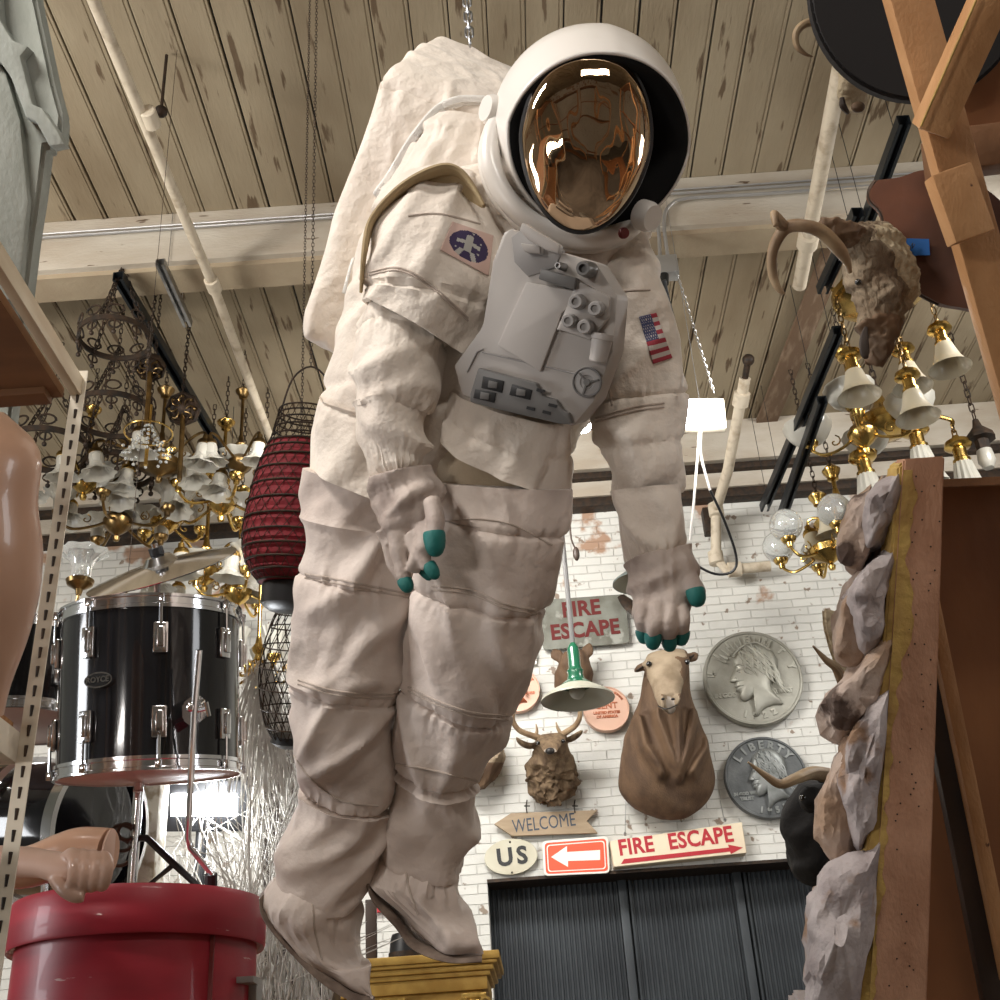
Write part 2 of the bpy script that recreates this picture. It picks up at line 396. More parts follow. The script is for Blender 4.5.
mid = PZ(150, 118, 5.82)
pipe([a - ax * 1.5, a, b_, c_ + (c_ - b_).normalized() * .8], .027, 'long white-painted pipe crossing the ceiling on the left side', [(mid, ax), (b_, ax)])
bm = BM(); hp = mid + V((.03, .05, .1)); tube(bm, [hp + V((0, 0, -.02)), hp + V((0, 0, .36))], .008, 6); sphere(bm, hp + V((0, 0, -.01)), .03)
one('pipe_hanger', bm, MT['iron'], 'rusty pipe hanger beside the coupling of the left ceiling pipe', 'pipe hanger')
a = PZ(842, 60, 5.82); b_ = PZ(808, 240, 5.82); ax = (b_ - a).normalized()
pipe([a - ax * 1.5, b_, b_ + ax * .4], .04, 'thick peeling pipe under the ceiling boards left of the dark plaque', [(b_, ax)])
# right-hand drop pipe to the wall
q = [PY(745, 378, 6.6), PY(728, 470, 7.2), PY(716, 510, 7.75), PY(716, 558, 7.85), PY(726, 570, 7.85), PY(770, 566, 7.85)]
t = pipe(q, .038, 'white pipe dropping from the ceiling and turning along the brick wall', [(q[0] + (q[1] - q[0]) * .22, (q[1] - q[0]).normalized()), (q[2], V((0, 0, 1))), (q[3], V((0, 0, 1))), (q[4] + V((.06, 0, 0)), V((1, 0, 0)))])
b = BM(); tube(b, [q[0], q[0] + (q[0] - q[1]).normalized() * .12], .022, 8); sphere(b, q[0] + (q[0] - q[1]).normalized() * .13, .04); obj('pipe_plug', b, MT['iron'], t)
b = BM(); p = PY(708, 522, 7.85); box(b, p, (.07, .1, .2), bev=.01); obj('wall_bracket', b, MT['iron'], t)
# black and galvanised strut channels
def strut(p0, p1, lab, m, w=.05, group=None):
    p0, p1 = V(p0), V(p1); z = (p1 - p0).normalized(); x, y, z = frame(z, V((1, 0, 0))); L = (p1 - p0).length
    if y.z > 0: y = -y; x = -x
    M = mat4(p0, x, y, z); b = BM()
    # C-channel with its open side down: web on top, two flanges with lips
    box(b, (0, -w / 2, L / 2), (w, .004, L), M); box(b, (-w / 2, 0, L / 2), (.004, w, L), M); box(b, (w / 2, 0, L / 2), (.004, w, L), M)
    box(b, (-w / 2 + .007, w / 2, L / 2), (.014, .004, L), M); box(b, (w / 2 - .007, w / 2, L / 2), (.014, .004, L), M)
    k = .08
    while k < L: box(b, (0, -w / 2 + .001, k), (.015, .006, .03), M, mi=1); k += .1
    for kk in (.12, L - .12):
        q = M @ V((0, 0, kk)); tube(b, [q, V((q.x, q.y, CEIL))], .002, 6)
    return one('strut_channel', b, [m, MT['black']], lab, 'metal channel', group, smooth=False)
defm('strut_black', (.022, .027, .032), .35, .6)
strut(PZ(118, 276, 5.85), PZ(236, 474, 5.82), 'long black slotted channel slanting under the ceiling above the left chandeliers', MT['strut_black'], .055)
strut(PZ(160, 262, 5.85), PZ(188, 324, 5.8), 'short grey metal channel hanging below the beam on the left', MT['steel'], .045)
strut(PZ(904, 120, 5.6), PZ(860, 240, 5.6), 'black channel behind the timber post at upper right', MT['strut_black'], .055)
strut(PZ(858, 212, 5.6), PZ(822, 290, 5.6), 'black channel behind the shaggy deer mount', MT['strut_black'], .055)
strut(PZ(838, 330, 5.45), PZ(764, 508, 5.45), 'longer black channel running toward the brick wall on the right', MT['strut_black'], .055)
strut(PZ(822, 400, 5.35), PZ(782, 516, 5.3), 'black channel right beside the longer one above the globe chandelier', MT['strut_black'], .055)
# stained dark board strip
bm = BM(); a = PZ(842, 232, 6.27); b_ = PZ(765, 425, 6.27); defm('dark_board', (.16, .10, .06), .8, col2=(.30, .22, .15), scale=6, stretch=(3, .7, 1), thr=(.5, .7), bump=.5)
plank(bm, a, b_, .16, .03, bev=.004); one('bare_board', bm, MT['dark_board'], 'bare brown board with its paint gone on the right of the ceiling', 'board')
# ================================================================== the hanging spacesuit
def limb(bm, secs, step=.0065, nA=120, seams=(), wr=.010, seed=1, tilt=0.0, cap=(False, False), sq=2.0, fold=35, wscale=1.0, mi=0, thick=0):
    """puffy cloth tube. secs: (xl,yl,xr,yr,depth,k[,dd]) ; seams: (s, width, radial, gather)"""
    q = smooth_path([tuple(s) for s in [tuple(s) for s in secs]], 12) if False else None
    n = len(secs)
    def ev(s):
        i = min(int(s), n - 2); t = s - i
        p0 = secs[max(i - 1, 0)]; p1 = secs[i]; p2 = secs[i + 1]; p3 = secs[min(i + 2, n - 1)]
        return [.5 * (2 * b + (c - a) * t + (2 * a - 5 * b + 4 * c - d) * t * t + (3 * b - a - 3 * c + d) * t ** 3) for a, b, c, d in zip(p0, p1, p2, p3)]
    def cen(s):
        e = ev(s); return (P(e[0], e[1], e[4]) + P(e[2], e[3], e[4])) / 2
    ss = []; s = 0.0
    while s < n - 1:
        ss.append(s); l = (cen(min(s + .05, n - 1)) - cen(s)).length / max(min(.05, n - 1 - s), 1e-3)
        s += max(step / max(l, 1e-3), .004)
    ss.append(n - 1.0)
    rings = []; arc = 0.0; pc = None
    cf, sf = math.cos(math.radians(fold)), math.sin(math.radians(fold))
    for s in ss:
        e = ev(s); L = P(e[0], e[1], e[4]); R = P(e[2], e[3], e[4]); c = (L + R) / 2; a = (R - L) / 2; ra = a.length
        if pc is not None: arc += (c - pc).length
        pc = c
        c0, c1 = cen(max(s - .1, 0)), cen(min(s + .1, n - 1)); axv = (c1 - c0).normalized()
        dn = (FW - axv * FW.dot(axv) * .6).normalized(); D = dn * ra * e[5]
        ring = []
        for k in range(nA):
            ph = 2 * PI * k / nA; cs, sn = math.cos(ph), math.sin(ph)
            if sq != 2.0:
                cs2 = abs(cs) ** (2 / sq) * (1 if cs > 0 else -1); sn2 = abs(sn) ** (2 / sq) * (1 if sn > 0 else -1)
            else: cs2, sn2 = cs, sn
            base = a * cs2 + D * sn2 - axv * tilt * ra * sn
            q = c + base; nrm = base.normalized()
            X = ra * cs; Y_ = ra * e[5] * sn
            pp = V(((X * cf + arc * sf) * 12, Y_ * 9, (arc * cf - X * sf) * 4.2)) * wscale + V((seed * 3.7, seed * 1.9, 0))
            n1 = noise.noise(pp); r1 = math.exp(-(n1 / .24) ** 2) * 1.25
            r2 = noise.noise(pp * 2.1 + V((5, 5, 5))); r3 = noise.noise(q * 5.0 + V((seed, 0, 0)))
            disp = wr * (r1 * 1.0 + r2 * .75 + r3 * .8 - .3)
            for (s0, wd, rad, ga) in seams:
                ds = s - s0
                if abs(ds) < wd * 3.5:
                    g = math.exp(-(ds / wd) ** 2)
                    disp += rad * g
                if ga and abs(ds) < wd * 9:
                    g = math.exp(-abs(ds) / (wd * 3.2)); disp += ga * g * noise.noise(V((math.cos(ph) * 9, math.sin(ph) * 9, s0 * 3 + seed + ds * .8)))* (1 - .6 * math.exp(-(ds / (wd * .6)) ** 2))
            ring.append(q + nrm * disp)
        rings.append(ring)
    if thick:   # turned-in end
        last = rings[-1]; cc = sum(last, V()) / len(last)
        rings.append([p + (cc - p).normalized() * thick for p in last]); rings.append([p + (cc - p).normalized() * thick - (c1 - c0).normalized() * thick * 2 for p in last])
    bridge(bm, rings, cap[0], cap[1], mi=mi)
    return rings
ast = thing('hanging_astronaut', 'full-size white astronaut suit with mirrored gold visor hanging from a ceiling chain', 'astronaut', P(345, 985, 2.42))
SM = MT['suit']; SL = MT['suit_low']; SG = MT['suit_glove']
# ---- torso and hips: one continuous body
bm = BM()
limb(bm, [(505, 165, 640, 215, 2.52, .6), (470, 170, 648, 232, 2.52, .6), (408, 190, 650, 262, 2.54, .62), (368, 232, 640, 312, 2.54, .6), (352, 290, 612, 370, 2.52, .6), (338, 340, 590, 420, 2.50, .58), (324, 395, 572, 462, 2.48, .56), (316, 440, 566, 500, 2.47, .5), (312, 500, 560, 530, 2.46, .42)],
     seams=[(5.9, .10, -.010, .006)], wr=.010, seed=3, nA=150, cap=(True, True), tilt=-.1)
obj('torso', bm, SM, ast)
# hip cover hem
bm = BM()
limb(bm, [(318, 398, 440, 420, 2.42, .62), (318, 430, 432, 470, 2.42, .65), (314, 470, 428, 512, 2.41, .66)], seams=[(.15, .12, -.008, .006)], wr=.008, seed=8, thick=.006, tilt=.15)
obj('hip_cover', bm, SM, ast)
# white jacket hem over the hips
bm = BM()
limb(bm, [(455, 392, 574, 422, 2.34, .5), (450, 415, 572, 452, 2.33, .52), (444, 440, 568, 488, 2.33, .53)], seams=[(1.1, .08, -.004, .006)], wr=.009, seed=12, fold=10, thick=.008, tilt=.25)
obj('jacket_hem', bm, SM, ast)
# hose of the trousers between hem and thigh
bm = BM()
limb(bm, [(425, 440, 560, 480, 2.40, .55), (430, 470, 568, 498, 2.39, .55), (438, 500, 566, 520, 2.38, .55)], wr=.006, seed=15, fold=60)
obj('trouser_top', bm, MT['suit_tan_shaded'], ast)  # khaki lining tone with the shade below the chest unit mixed in
# ---- legs
LA = [(314, 470, 428, 500, 2.44, .72), (305, 515, 412, 532, 2.43, .75), (303, 560, 412, 578, 2.42, .76), (299, 615, 409, 640, 2.41, .77), (296, 680, 399, 698, 2.41, .8), (292, 740, 393, 755, 2.41, .8), (298, 785, 380, 806, 2.42, .82),
      (294, 800, 382, 818, 2.42, .82), (284, 840, 373, 858, 2.43, .82), (274, 884, 357, 908, 2.44, .82)]
bm = BM()
limb(bm, LA, seams=[(1.05, .09, .007, .0), (2.25, .045, -.009, .010), (4.05, .04, -.009, .008), (6.4, .10, .010, .004), (6.05, .06, -.010, .014), (9.0, .06, -.008, .004)], wr=.013, seed=21, nA=140, tilt=.12, cap=(True, True))
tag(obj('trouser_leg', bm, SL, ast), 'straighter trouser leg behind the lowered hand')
LB = [(440, 482, 569, 488, 2.34, .62), (436, 515, 566, 535, 2.33, .64), (420, 575, 550, 598, 2.34, .68), (410, 640, 534, 655, 2.36, .7), (406, 690, 513, 720, 2.38, .72), (400, 745, 493, 762, 2.40, .75), (397, 768, 481, 784, 2.41, .78),
      (396, 785, 480, 800, 2.42, .78), (391, 820, 472, 840, 2.44, .78), (384, 855, 457, 874, 2.46, .8)]
bm = BM()
limb(bm, LB, seams=[(1.0, .05, -.009, .010), (2.2, .045, -.010, .010), (4.0, .045, -.010, .010), (6.3, .09, .009, .004), (5.95, .06, -.008, .012), (9.0, .06, -.008, .004)], wr=.013, seed=33, nA=140, tilt=.12, fold=-30, cap=(True, True))
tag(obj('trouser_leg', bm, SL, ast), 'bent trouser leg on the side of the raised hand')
# ---- boots: profile rings from ankle to toe
def boot(spec, d0, seed, lab):
    bm = BM()
    limb(bm, spec, seams=[(0.0, .2, -.004, .004), (1.6, .3, 0, .012)], wr=.011, seed=seed, nA=90, cap=(True, True), fold=20, tilt=.1, step=.009)
    o = tag(obj('boot', bm, SL, ast), lab); return o
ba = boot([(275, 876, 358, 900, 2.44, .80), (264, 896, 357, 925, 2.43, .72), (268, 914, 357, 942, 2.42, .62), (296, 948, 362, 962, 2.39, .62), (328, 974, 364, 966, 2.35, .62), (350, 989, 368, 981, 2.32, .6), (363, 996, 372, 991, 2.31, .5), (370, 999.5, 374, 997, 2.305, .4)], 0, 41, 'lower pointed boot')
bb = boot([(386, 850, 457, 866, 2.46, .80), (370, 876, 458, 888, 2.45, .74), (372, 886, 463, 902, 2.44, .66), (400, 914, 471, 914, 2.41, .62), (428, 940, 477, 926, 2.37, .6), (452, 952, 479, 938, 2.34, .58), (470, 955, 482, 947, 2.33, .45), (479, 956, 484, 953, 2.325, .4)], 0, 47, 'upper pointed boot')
def sole(outl, par, seed):
    # strip that follows the underside of the boot
    bm = BM(); rings = []
    for (x, y, nx, ny, d, hw) in smooth_path(outl, 8):
        c = P(x, y, d); dn = FW; ax = (UP * -ny + RT * nx).normalized()
        t = .0065
        ring = []
        for k in range(14):
            a = 2 * PI * k / 14; ring.append(c + dn * math.cos(a) * hw + ax * math.sin(a) * t)
        rings.append(ring)
    bridge(bm, rings); obj('boot_sole', bm, MT['sole'], par)
sole([(263, 893, -.8, .5, 2.43, .035), (268, 912, -.7, .6, 2.42, .044), (292, 942, -.7, .7, 2.39, .044), (322, 970, -.6, .8, 2.36, .05), (350, 990, -.5, .9, 2.33, .042), (374, 1001, 0, 1, 2.31, .015)], ba, 1)
sole([(368, 877, -.8, .5, 2.45, .035), (376, 895, -.7, .6, 2.44, .044), (398, 920, -.6, .7, 2.41, .044), (415, 940, -.5, .8, 2.39, .05), (448, 954, -.2, .9, 2.35, .042), (482, 958, 0, 1, 2.33, .018)], bb, 2)
# ---- arm on the left of the photo
def sleeve_part(name, secs, **k):
    bm = BM(); m = k.pop('m', SM); lab = k.pop('lab', None); limb(bm, secs, **k); o = obj(name, bm, m, ast)
    if lab: o['label'] = lab
    return o
upA = sleeve_part('upper_sleeve', [(398, 186, 470, 178, 2.44, .75), (376, 212, 487, 205, 2.40, .85), (364, 250, 502, 248, 2.36, .86), (362, 285, 499, 305, 2.34, .84), (363, 300, 466, 358, 2.33, .82)], seams=[(1.15, .05, -.006, .007), (3.1, .06, -.009, .010)], wr=.010, seed=51, tilt=.05, cap=(True, False), thick=.01, lab='upper sleeve with the round mission patch')
bm = BM()
trim = [(361, 292, 2.31), (364, 255, 2.28), (370, 224, 2.30), (388, 200, 2.30), (412, 181, 2.30), (440, 170, 2.31), (458, 172, 2.31), (472, 186, 2.30), (484, 206, 2.28)]
tube(bm, [P(*p) for p in trim], [.006, .010, .012, .014, .016, .019, .016, .011, .006], 10, 5, flat=.55, up=FW)
obj('sleeve_binding', bm, MT['tan'], ast)
bm = BM(); R_ = []
for (x, y, d, w_) in smooth_path([(a, b, c, w) for (a, b, c), w in zip(trim, (1, 3, 6, 9, 12, 17, 19, 14, 3))], 6):
    cx3, cy3 = 440, 262; l_ = math.hypot(cx3 - x, cy3 - y); ux, uy = (cx3 - x) / l_, (cy3 - y) / l_
    R_.append([P(x, y, d + .002), P(x + ux * w_, y + uy * w_, d + .016), P(x + ux * w_, y + uy * w_, d + .020), P(x, y, d + .008)])
bridge(bm, R_); obj('sleeve_lining', bm, MT['tan'], ast)
sleeve_part('elbow_sleeve', [(372, 300, 448, 322, 2.37, .8), (358, 330, 448, 352, 2.33, .84), (353, 365, 441, 386, 2.31, .86), (357, 408, 424, 414, 2.30, .82)], seams=[(.9, .07, -.006, .008), (3.0, .12, -.006, .010)], wr=.011, seed=57, fold=50, thick=.008, lab='puffed elbow sleeve with cuff at the hip')
sleeve_part('forearm_sleeve', [(356, 404, 424, 404, 2.30, .8), (361, 425, 424, 424, 2.29, .85), (366, 450, 425, 448, 2.28, .86), (372, 479, 424, 466, 2.27, .8)], seams=[(0, .15, .004, .004), (3.0, .2, -.008, .012)], wr=.014, seed=63, fold=-45, thick=.006, lab='creased forearm cover above the lowered glove', m=SM)
# ---- arm on the right of the photo
upB = sleeve_part('upper_sleeve', [(602, 232, 645, 240, 2.50, .9), (598, 268, 656, 272, 2.44, .95), (592, 320, 672, 315, 2.40, .86), (592, 370, 677, 365, 2.38, .84), (594, 412, 679, 402, 2.37, .84), (605, 452, 680, 445, 2.36, .84), (616, 497, 681, 492, 2.36, .8)], seams=[(3.75, .06, -.008, .010), (4.9, .10, -.006, .008), (6.0, .1, -.004, .004)], wr=.011, seed=71, cap=(True, True), tilt=.1, lab='upper sleeve with the flag patch')
sleeve_part('forearm_sleeve', [(617, 492, 681, 486, 2.35, .84), (616, 506, 684, 500, 2.34, .86), (620, 530, 688, 522, 2.33, .86), (630, 566, 687, 548, 2.31, .8)], seams=[(0, .12, .005, .003), (3.0, .2, -.006, .010)], wr=.012, seed=77, fold=-40, thick=.006, tilt=.1, lab='creased forearm cover above the outstretched glove')
# ---- gloves
def glove(palm, fingers, tips, seed, lab):
    bm = BM(); limb(bm, palm, seams=[(0, .2, .003, .006), (1.0, .25, 0, .012)], wr=.012, seed=seed, nA=80, cap=(True, True), step=.006, fold=60, wscale=1.4)
    for pts in fingers:
        tube(bm, [P(x, y, d) for x, y, d, r in pts], [r for x, y, d, r in pts], 16, 5)
    for i, v in enumerate(bm.verts):
        v.co += V((nz(v.co, 28, seed), nz(v.co, 28, seed + 1), nz(v.co, 28, seed + 2))) * .006
    o = obj('glove', bm, SG, ast); o['label'] = lab; remesh(o, .0032, 3); bake(o)
    for (a, b, r) in tips:
        A, B = P(*a), P(*b); x, y, z = frame(B - A); L = (B - A).length; t = BM()
        lathe(t, [(r * .98, -.002), (r * 1.06, .002), (r * 1.04, L * .35), (r * .93, L * .62), (r * .68, L * .86), (r * .35, L * .97), (.0005, L)], 18, mat4(A, x, y, z)); obj('fingertip', t, MT['teal'], o)
    return o
glove([(371, 478, 425, 466, 2.27, .72), (374, 500, 438, 490, 2.26, .62), (380, 525, 442, 516, 2.25, .52), (389, 545, 436, 536, 2.24, .42)],
      [[(432, 500, 2.22, .016), (435, 520, 2.19, .019), (434, 536, 2.18, .0165)],
       [(424, 528, 2.22, .020), (424, 545, 2.19, .017), (423, 558, 2.185, .0135), (428, 569, 2.18, .0115)],
       [(411, 535, 2.22, .018), (416, 552, 2.20, .015), (414, 566, 2.195, .013), (421, 570, 2.20, .010)],
       [(396, 535, 2.23, .019), (399, 555, 2.22, .0165), (404, 573, 2.215, .0145), (407, 582, 2.21, .013)],
       [(384, 530, 2.25, .017), (390, 552, 2.25, .0145), (398, 571, 2.245, .013), (402, 578, 2.24, .012)]],
      [((434, 533, 2.18), (436, 557, 2.17), .0195), ((429, 565, 2.18), (437, 579, 2.17), .0125), ((404, 580, 2.21), (410, 592, 2.20), .0135), ((420, 566, 2.22), (431, 580, 2.21), .010), ((402, 576, 2.24), (406, 590, 2.24), .011)], 81, 'lowered glove with curled green-tipped fingers')
glove([(630, 562, 688, 546, 2.31, .62), (633, 585, 692, 566, 2.29, .56), (640, 606, 692, 596, 2.27, .46), (642, 618, 690, 612, 2.26, .38)],
      [[(684, 572, 2.27, .020), (692, 586, 2.25, .017), (697, 595, 2.24, .0145)],
       [(644, 606, 2.26, .018), (642, 620, 2.23, .0165), (643, 631, 2.24, .0135)],
       [(656, 608, 2.25, .018), (654, 624, 2.22, .0165), (653, 637, 2.22, .014)],
       [(670, 608, 2.25, .018), (669, 624, 2.22, .0165), (669, 640, 2.23, .013)],
       [(683, 604, 2.26, .018), (684, 620, 2.23, .0155), (682, 633, 2.24, .0135)]],
      [((695, 590, 2.24), (699, 607, 2.23), .0175), ((643, 630, 2.24), (646, 644, 2.24), .0145), ((653, 634, 2.22), (653, 650, 2.22), .0155), ((669, 637, 2.23), (670, 652, 2.23), .0145), ((682, 631, 2.24), (680, 646, 2.24), .015)], 87, 'outstretched glove with five green-tipped fingers')
# ---- backpack
def tri(c, u, v, w):
    r = V()
    for i, (a, sa) in enumerate(((-1, 1 - u), (1, 1 + u))):
        for j, (b, sb) in enumerate(((-1, 1 - v), (1, 1 + v))):
            for k, (e, sc) in enumerate(((-1, 1 - w), (1, 1 + w))):
                r += c[i * 4 + j * 2 + k] * (sa * sb * sc / 8)
    return r
# order: u = left/right, v = bottom/top, w = near/far
crn = [P(294, 340, 2.56), P(306, 320, 2.95), P(380, 62, 2.66), P(438, 28, 2.98), P(420, 400, 2.60), P(440, 370, 2.95), P(520, 112, 2.60), P(530, 66, 2.98)]
bm = BM(); q = bmesh.ops.create_cube(bm, size=2); bmesh.ops.subdivide_edges(bm, edges=bm.edges, cuts=63, use_grid_fill=True)
for v in bm.verts:
    c = v.co.copy(); s = c.normalized() * 1.32
    rd = V((math.copysign(abs(c.x) ** .9, c.x), math.copysign(abs(c.y) ** .9, c.y), math.copysign(abs(c.z) ** .9, c.z)))
    m8 = (abs(c.x) ** 11 + abs(c.y) ** 11 + abs(c.z) ** 11) ** (1 / 11); c2 = c / m8 * .985
    p = tri(crn, c2.x, c2.y, c2.z); cen = tri(crn, 0, 0, 0); nrm = (p - cen).normalized()
    ax = (crn[2] - crn[0]).normalized()
    w3 = V((p.dot(RT) * 9, p.dot(FW) * 9, p.dot(ax) * 3.2))
    r = max(1 - abs(noise.noise(w3)) * 2.2, 0) ** 2
    d = .008 * r + .003 * noise.noise(w3 * 2) + .010 * noise.noise(p * 4)
    e1 = max(1 - abs(c.y - .93) / .03, 0)   # seam round the top
    d += math.exp(-((c.y - .90) / .02) ** 2) * -.006 + math.exp(-abs(c.y - .90) / .12) * .012 * (1 if c.y < .95 else .2) * noise.noise(V((p.dot(RT) * 40, p.dot(FW) * 40, c.y * 2)))
    if c.y < -.8: d += .006 * noise.noise(V((p.dot(RT) * 40, p.dot(FW) * 40, 1)))
    v.co = p + nrm * d
bp = obj('backpack', bm, SM, ast)
def bvh_of(o):
    bm = BM(); bm.from_mesh(o.data); bmesh.ops.transform(bm, matrix=Matrix.Translation(ORG[o.name]), verts=bm.verts); t = BVHTree.FromBMesh(bm); return t, bm
# yoke that wraps pack to shoulder, under the zipper
bm = BM()
limb(bm, [(440, 118, 520, 130, 2.60, .5), (420, 140, 530, 175, 2.58, .6), (392, 178, 540, 230, 2.57, .6), (368, 236, 520, 300, 2.58, .5), (352, 300, 500, 360, 2.58, .5)], wr=.012, seed=91, fold=60, cap=(True, True), seams=[(1.0, .2, 0, .012)])
yoke = obj('shoulder_yoke', bm, SM, ast)
zp = [(500, 103, 2.50), (478, 101, 2.51), (457, 102, 2.51), (436, 113, 2.51), (412, 143, 2.50), (392, 176, 2.49), (378, 196, 2.47)]
def cast(objs, x, y, d0):
    best = None; d = ray(x, y).normalized()
    for t in objs:
        h = t.ray_cast(CAM, d)
        if h[0] and (best is None or (h[0] - CAM).length < (best - CAM).length): best = h[0]
    return best if best else P(x, y, d0)
def zipline():
    tr = [bvh_of(o)[0] for o in (bp, yoke)]
    q = [cast(tr, v.x, v.y, 2.5) - ray(v.x, v.y).normalized() * .004 for v in smooth_path([V((a, b, 0)) for a, b, _ in zp], 10)]
    ds = [dep(p) for p in q]
    q = [CAM + (p - CAM) * (sum(ds[max(i-4,0):i+5]) / len(ds[max(i-4,0):i+5]) / ds[i]) for i, p in enumerate(q)]
    return q
zl = zipline()
bm = BM(); tube(bm, zl, .013, 10, 0, flat=.5, up=UP); obj('zipper', bm, MT['zip'], ast)
bm = BM(); pp = smooth_path(zl, 3)
for i in range(0, len(pp) - 1, 1):
    t = (pp[i + 1] - pp[i]).normalized(); x, y, z = frame(t, FW); box(bm, (.0, 0, 0), (.004, .011, .0022), mat4(pp[i] - FW * .0065, x, y, z))
obj('zipper_teeth', bm, MT['zip'], ast, smooth=False)
bm = BM(); A = P(352, 262, 2.33); B = P(346, 284, 2.31); C_ = P(343, 296, 2.30)
tube(bm, [P(354, 258, 2.34), A, B], .0035, 8, 3, flat=.4); x, y, z = frame(C_ - B, FW)
box(bm, (0, 0, .008), (.003, .007, .026), mat4(B, x, y, z), bev=.001); obj('zipper_pull', bm, MT['zip'], ast)
# ---- neck ring
def ring3(cpx, cpy, d, rx, ry, tiltdeg, nrm, rad, n=64):
    c = P(cpx, cpy, d); x, y, z = frame(nrm, RT); a = math.radians(tiltdeg)
    X = x * math.cos(a) + y * math.sin(a); Y = -x * math.sin(a) + y * math.cos(a)
    return [c + X * math.cos(2 * PI * k / n) * rx + Y * math.sin(2 * PI * k / n) * ry for k in range(n)]
bm = BM(); loop_tube(bm, ring3(572, 166, 2.40, .170, .170, 0, (FW * .9 - RT * .26 - UP * .34), .017), .021, 16)
loop_tube(bm, ring3(569, 171, 2.42, .180, .180, 0, (FW * .9 - RT * .26 - UP * .34), .017), .010, 14)
obj('neck_ring', bm, MT['helmet'], ast)
# ---- helmet: shell cut by a face opening
HC = P(587, 136, 2.44); hx = RT; hr = .192
face = (-FW * .93 - UP * .30 + RT * .10).normalized()     # the way the face looks
fx = (RT - face * RT.dot(face)).normalized(); fy = face.cross(fx) * 1.0
if fy.dot(UP) < 0: fy = -fy
a6 = math.radians(-9); fx, fy = fx * math.cos(a6) + fy * math.sin(a6), fy * math.cos(a6) - fx * math.sin(a6)
def shell_pt(th, ph, r):   # th from face axis
    # hood: higher at the brow, tighter at the chin
    k = 1.0 + .02 * math.sin(ph)
    return HC + (face * math.cos(th) * .98 + fx * math.sin(th) * math.cos(ph) + fy * math.sin(th) * math.sin(ph) * 1.06) * r * k
def lip(ph):  # angular size of the opening
    s = math.sin(ph); c = math.cos(ph)
    return .86 + .10 * (1 - abs(s)) - .0 * s + .05 * max(c, 0) + (-.165 * max(s, 0)) + .05 * max(-s, 0)
bm = BM(); rings = []; N = 96
for j in range(40):
    t = j / 39; ring = []
    for k in range(N):
        ph = 2 * PI * k / N; l = lip(ph); th = l + (PI - .02 - l) * t
        fl = .020 * math.exp(-t * 14)                     # flared rim
        rdg = .0015 * math.exp(-((math.cos(ph)) / .09) ** 2) * (1 if math.sin(ph) > 0 else 0)   # seam over the crown
        ring.append(shell_pt(th, ph, hr + fl + rdg) + face * fl * .6)
    rings.append(ring)
bridge(bm, rings, False, True)
o = obj('helmet_shell', bm, MT['helmet'], ast); 
so = o.modifiers.new('thickness', 'SOLIDIFY'); so.thickness = .006; so.offset = -1 if False else 1
hs = o
# black lining: wide rim turning into the bowl
bm = BM(); rings = []
for j, (dr, dth, df) in enumerate([(.021, -.005, .012), (.012, -.03, .016), (.002, -.07, .012), (-.012, -.15, -.002), (-.025, -.25, -.02), (-.04, -.35, -.035), (-.05, -.42, -.03)]):
    ring = []
    for k in range(N):
        ph = 2 * PI * k / N; wob = 1 + .12 * math.sin(3 * ph + 1)
        ring.append(shell_pt(lip(ph) + dth * wob * (1 - .62 * max(math.sin(ph), 0)), ph, hr + dr) + face * df)
    rings.append(ring)
bridge(bm, rings, False, False); obj('visor_hood_lining', bm, MT['blackfelt'], ast)
# dark bowl behind the visor
bm = BM(); rings = []
for j in range(14):
    t = j / 13; rings.append([shell_pt(lip(0) * .62 * (1 - t) + .02, 2 * PI * k / N, hr - .055) for k in range(N)])
bridge(bm, rings, False, True); obj('inner_bubble', bm, MT['blackfelt'], ast)
# gold visor
vc = P(586, 140, 2.265); bm = BM(); rings = []
A = P(522, 147, 2.30); B_ = P(649, 147, 2.30)
vrx = (B_ - A).length / 2; vry = (P(588, 52, 2.3) - P(588, 233, 2.3)).length / 2
a5 = math.radians(-5); vx = RT * math.cos(a5) + UP * math.sin(a5); vy = -RT * math.sin(a5) + UP * math.cos(a5)
for j in range(28):
    t = j / 27; rr = math.sin(t * PI / 2 * .995); hgt = math.cos(t * PI / 2) * .06
    ring = []
    for k in range(72):
        ph = 2 * PI * k / 72; wx = vrx * (1 - .10 * max(-math.sin(ph), 0) + .0 * math.sin(ph))
        q = vc + vx * math.cos(ph) * wx * rr + vy * math.sin(ph) * vry * rr - (FW * hgt)
        ring.append(q + face * 0)
    rings.append(ring)
bridge(bm, list(reversed(rings)), False, True); obj('gold_visor', bm, MT['visor'], ast)
bm = BM(); loop_tube(bm, rings[-1], .0055, 8); obj('visor_gasket', bm, MT['black'], ast)
# hinge buttons
def button(px, py, d, r, nrm, name, m, h=.018):
    b = BM(); x, y, z = frame(nrm); lathe(b, [(r * .8, 0), (r, .003), (r, h * .7), (r * .85, h), (.001, h)], 28, mat4(P(px, py, d), x, y, z)); return obj(name, b, m, ast)
button(498, 112, 2.40, .030, -RT * .8 - FW * .5 + UP * .1, 'visor_hinge', MT['helmet'], .030)
button(640, 214, 2.36, .030, RT * .5 - FW * .5 - UP * .3, 'visor_hinge', MT['helmet'], .035)
defm('dark_red', (.16, .02, .02), .4)
button(622, 233, 2.33, .011, RT * .4 - FW * .8 - UP * .2, 'valve_cap', MT['dark_red'], .012)
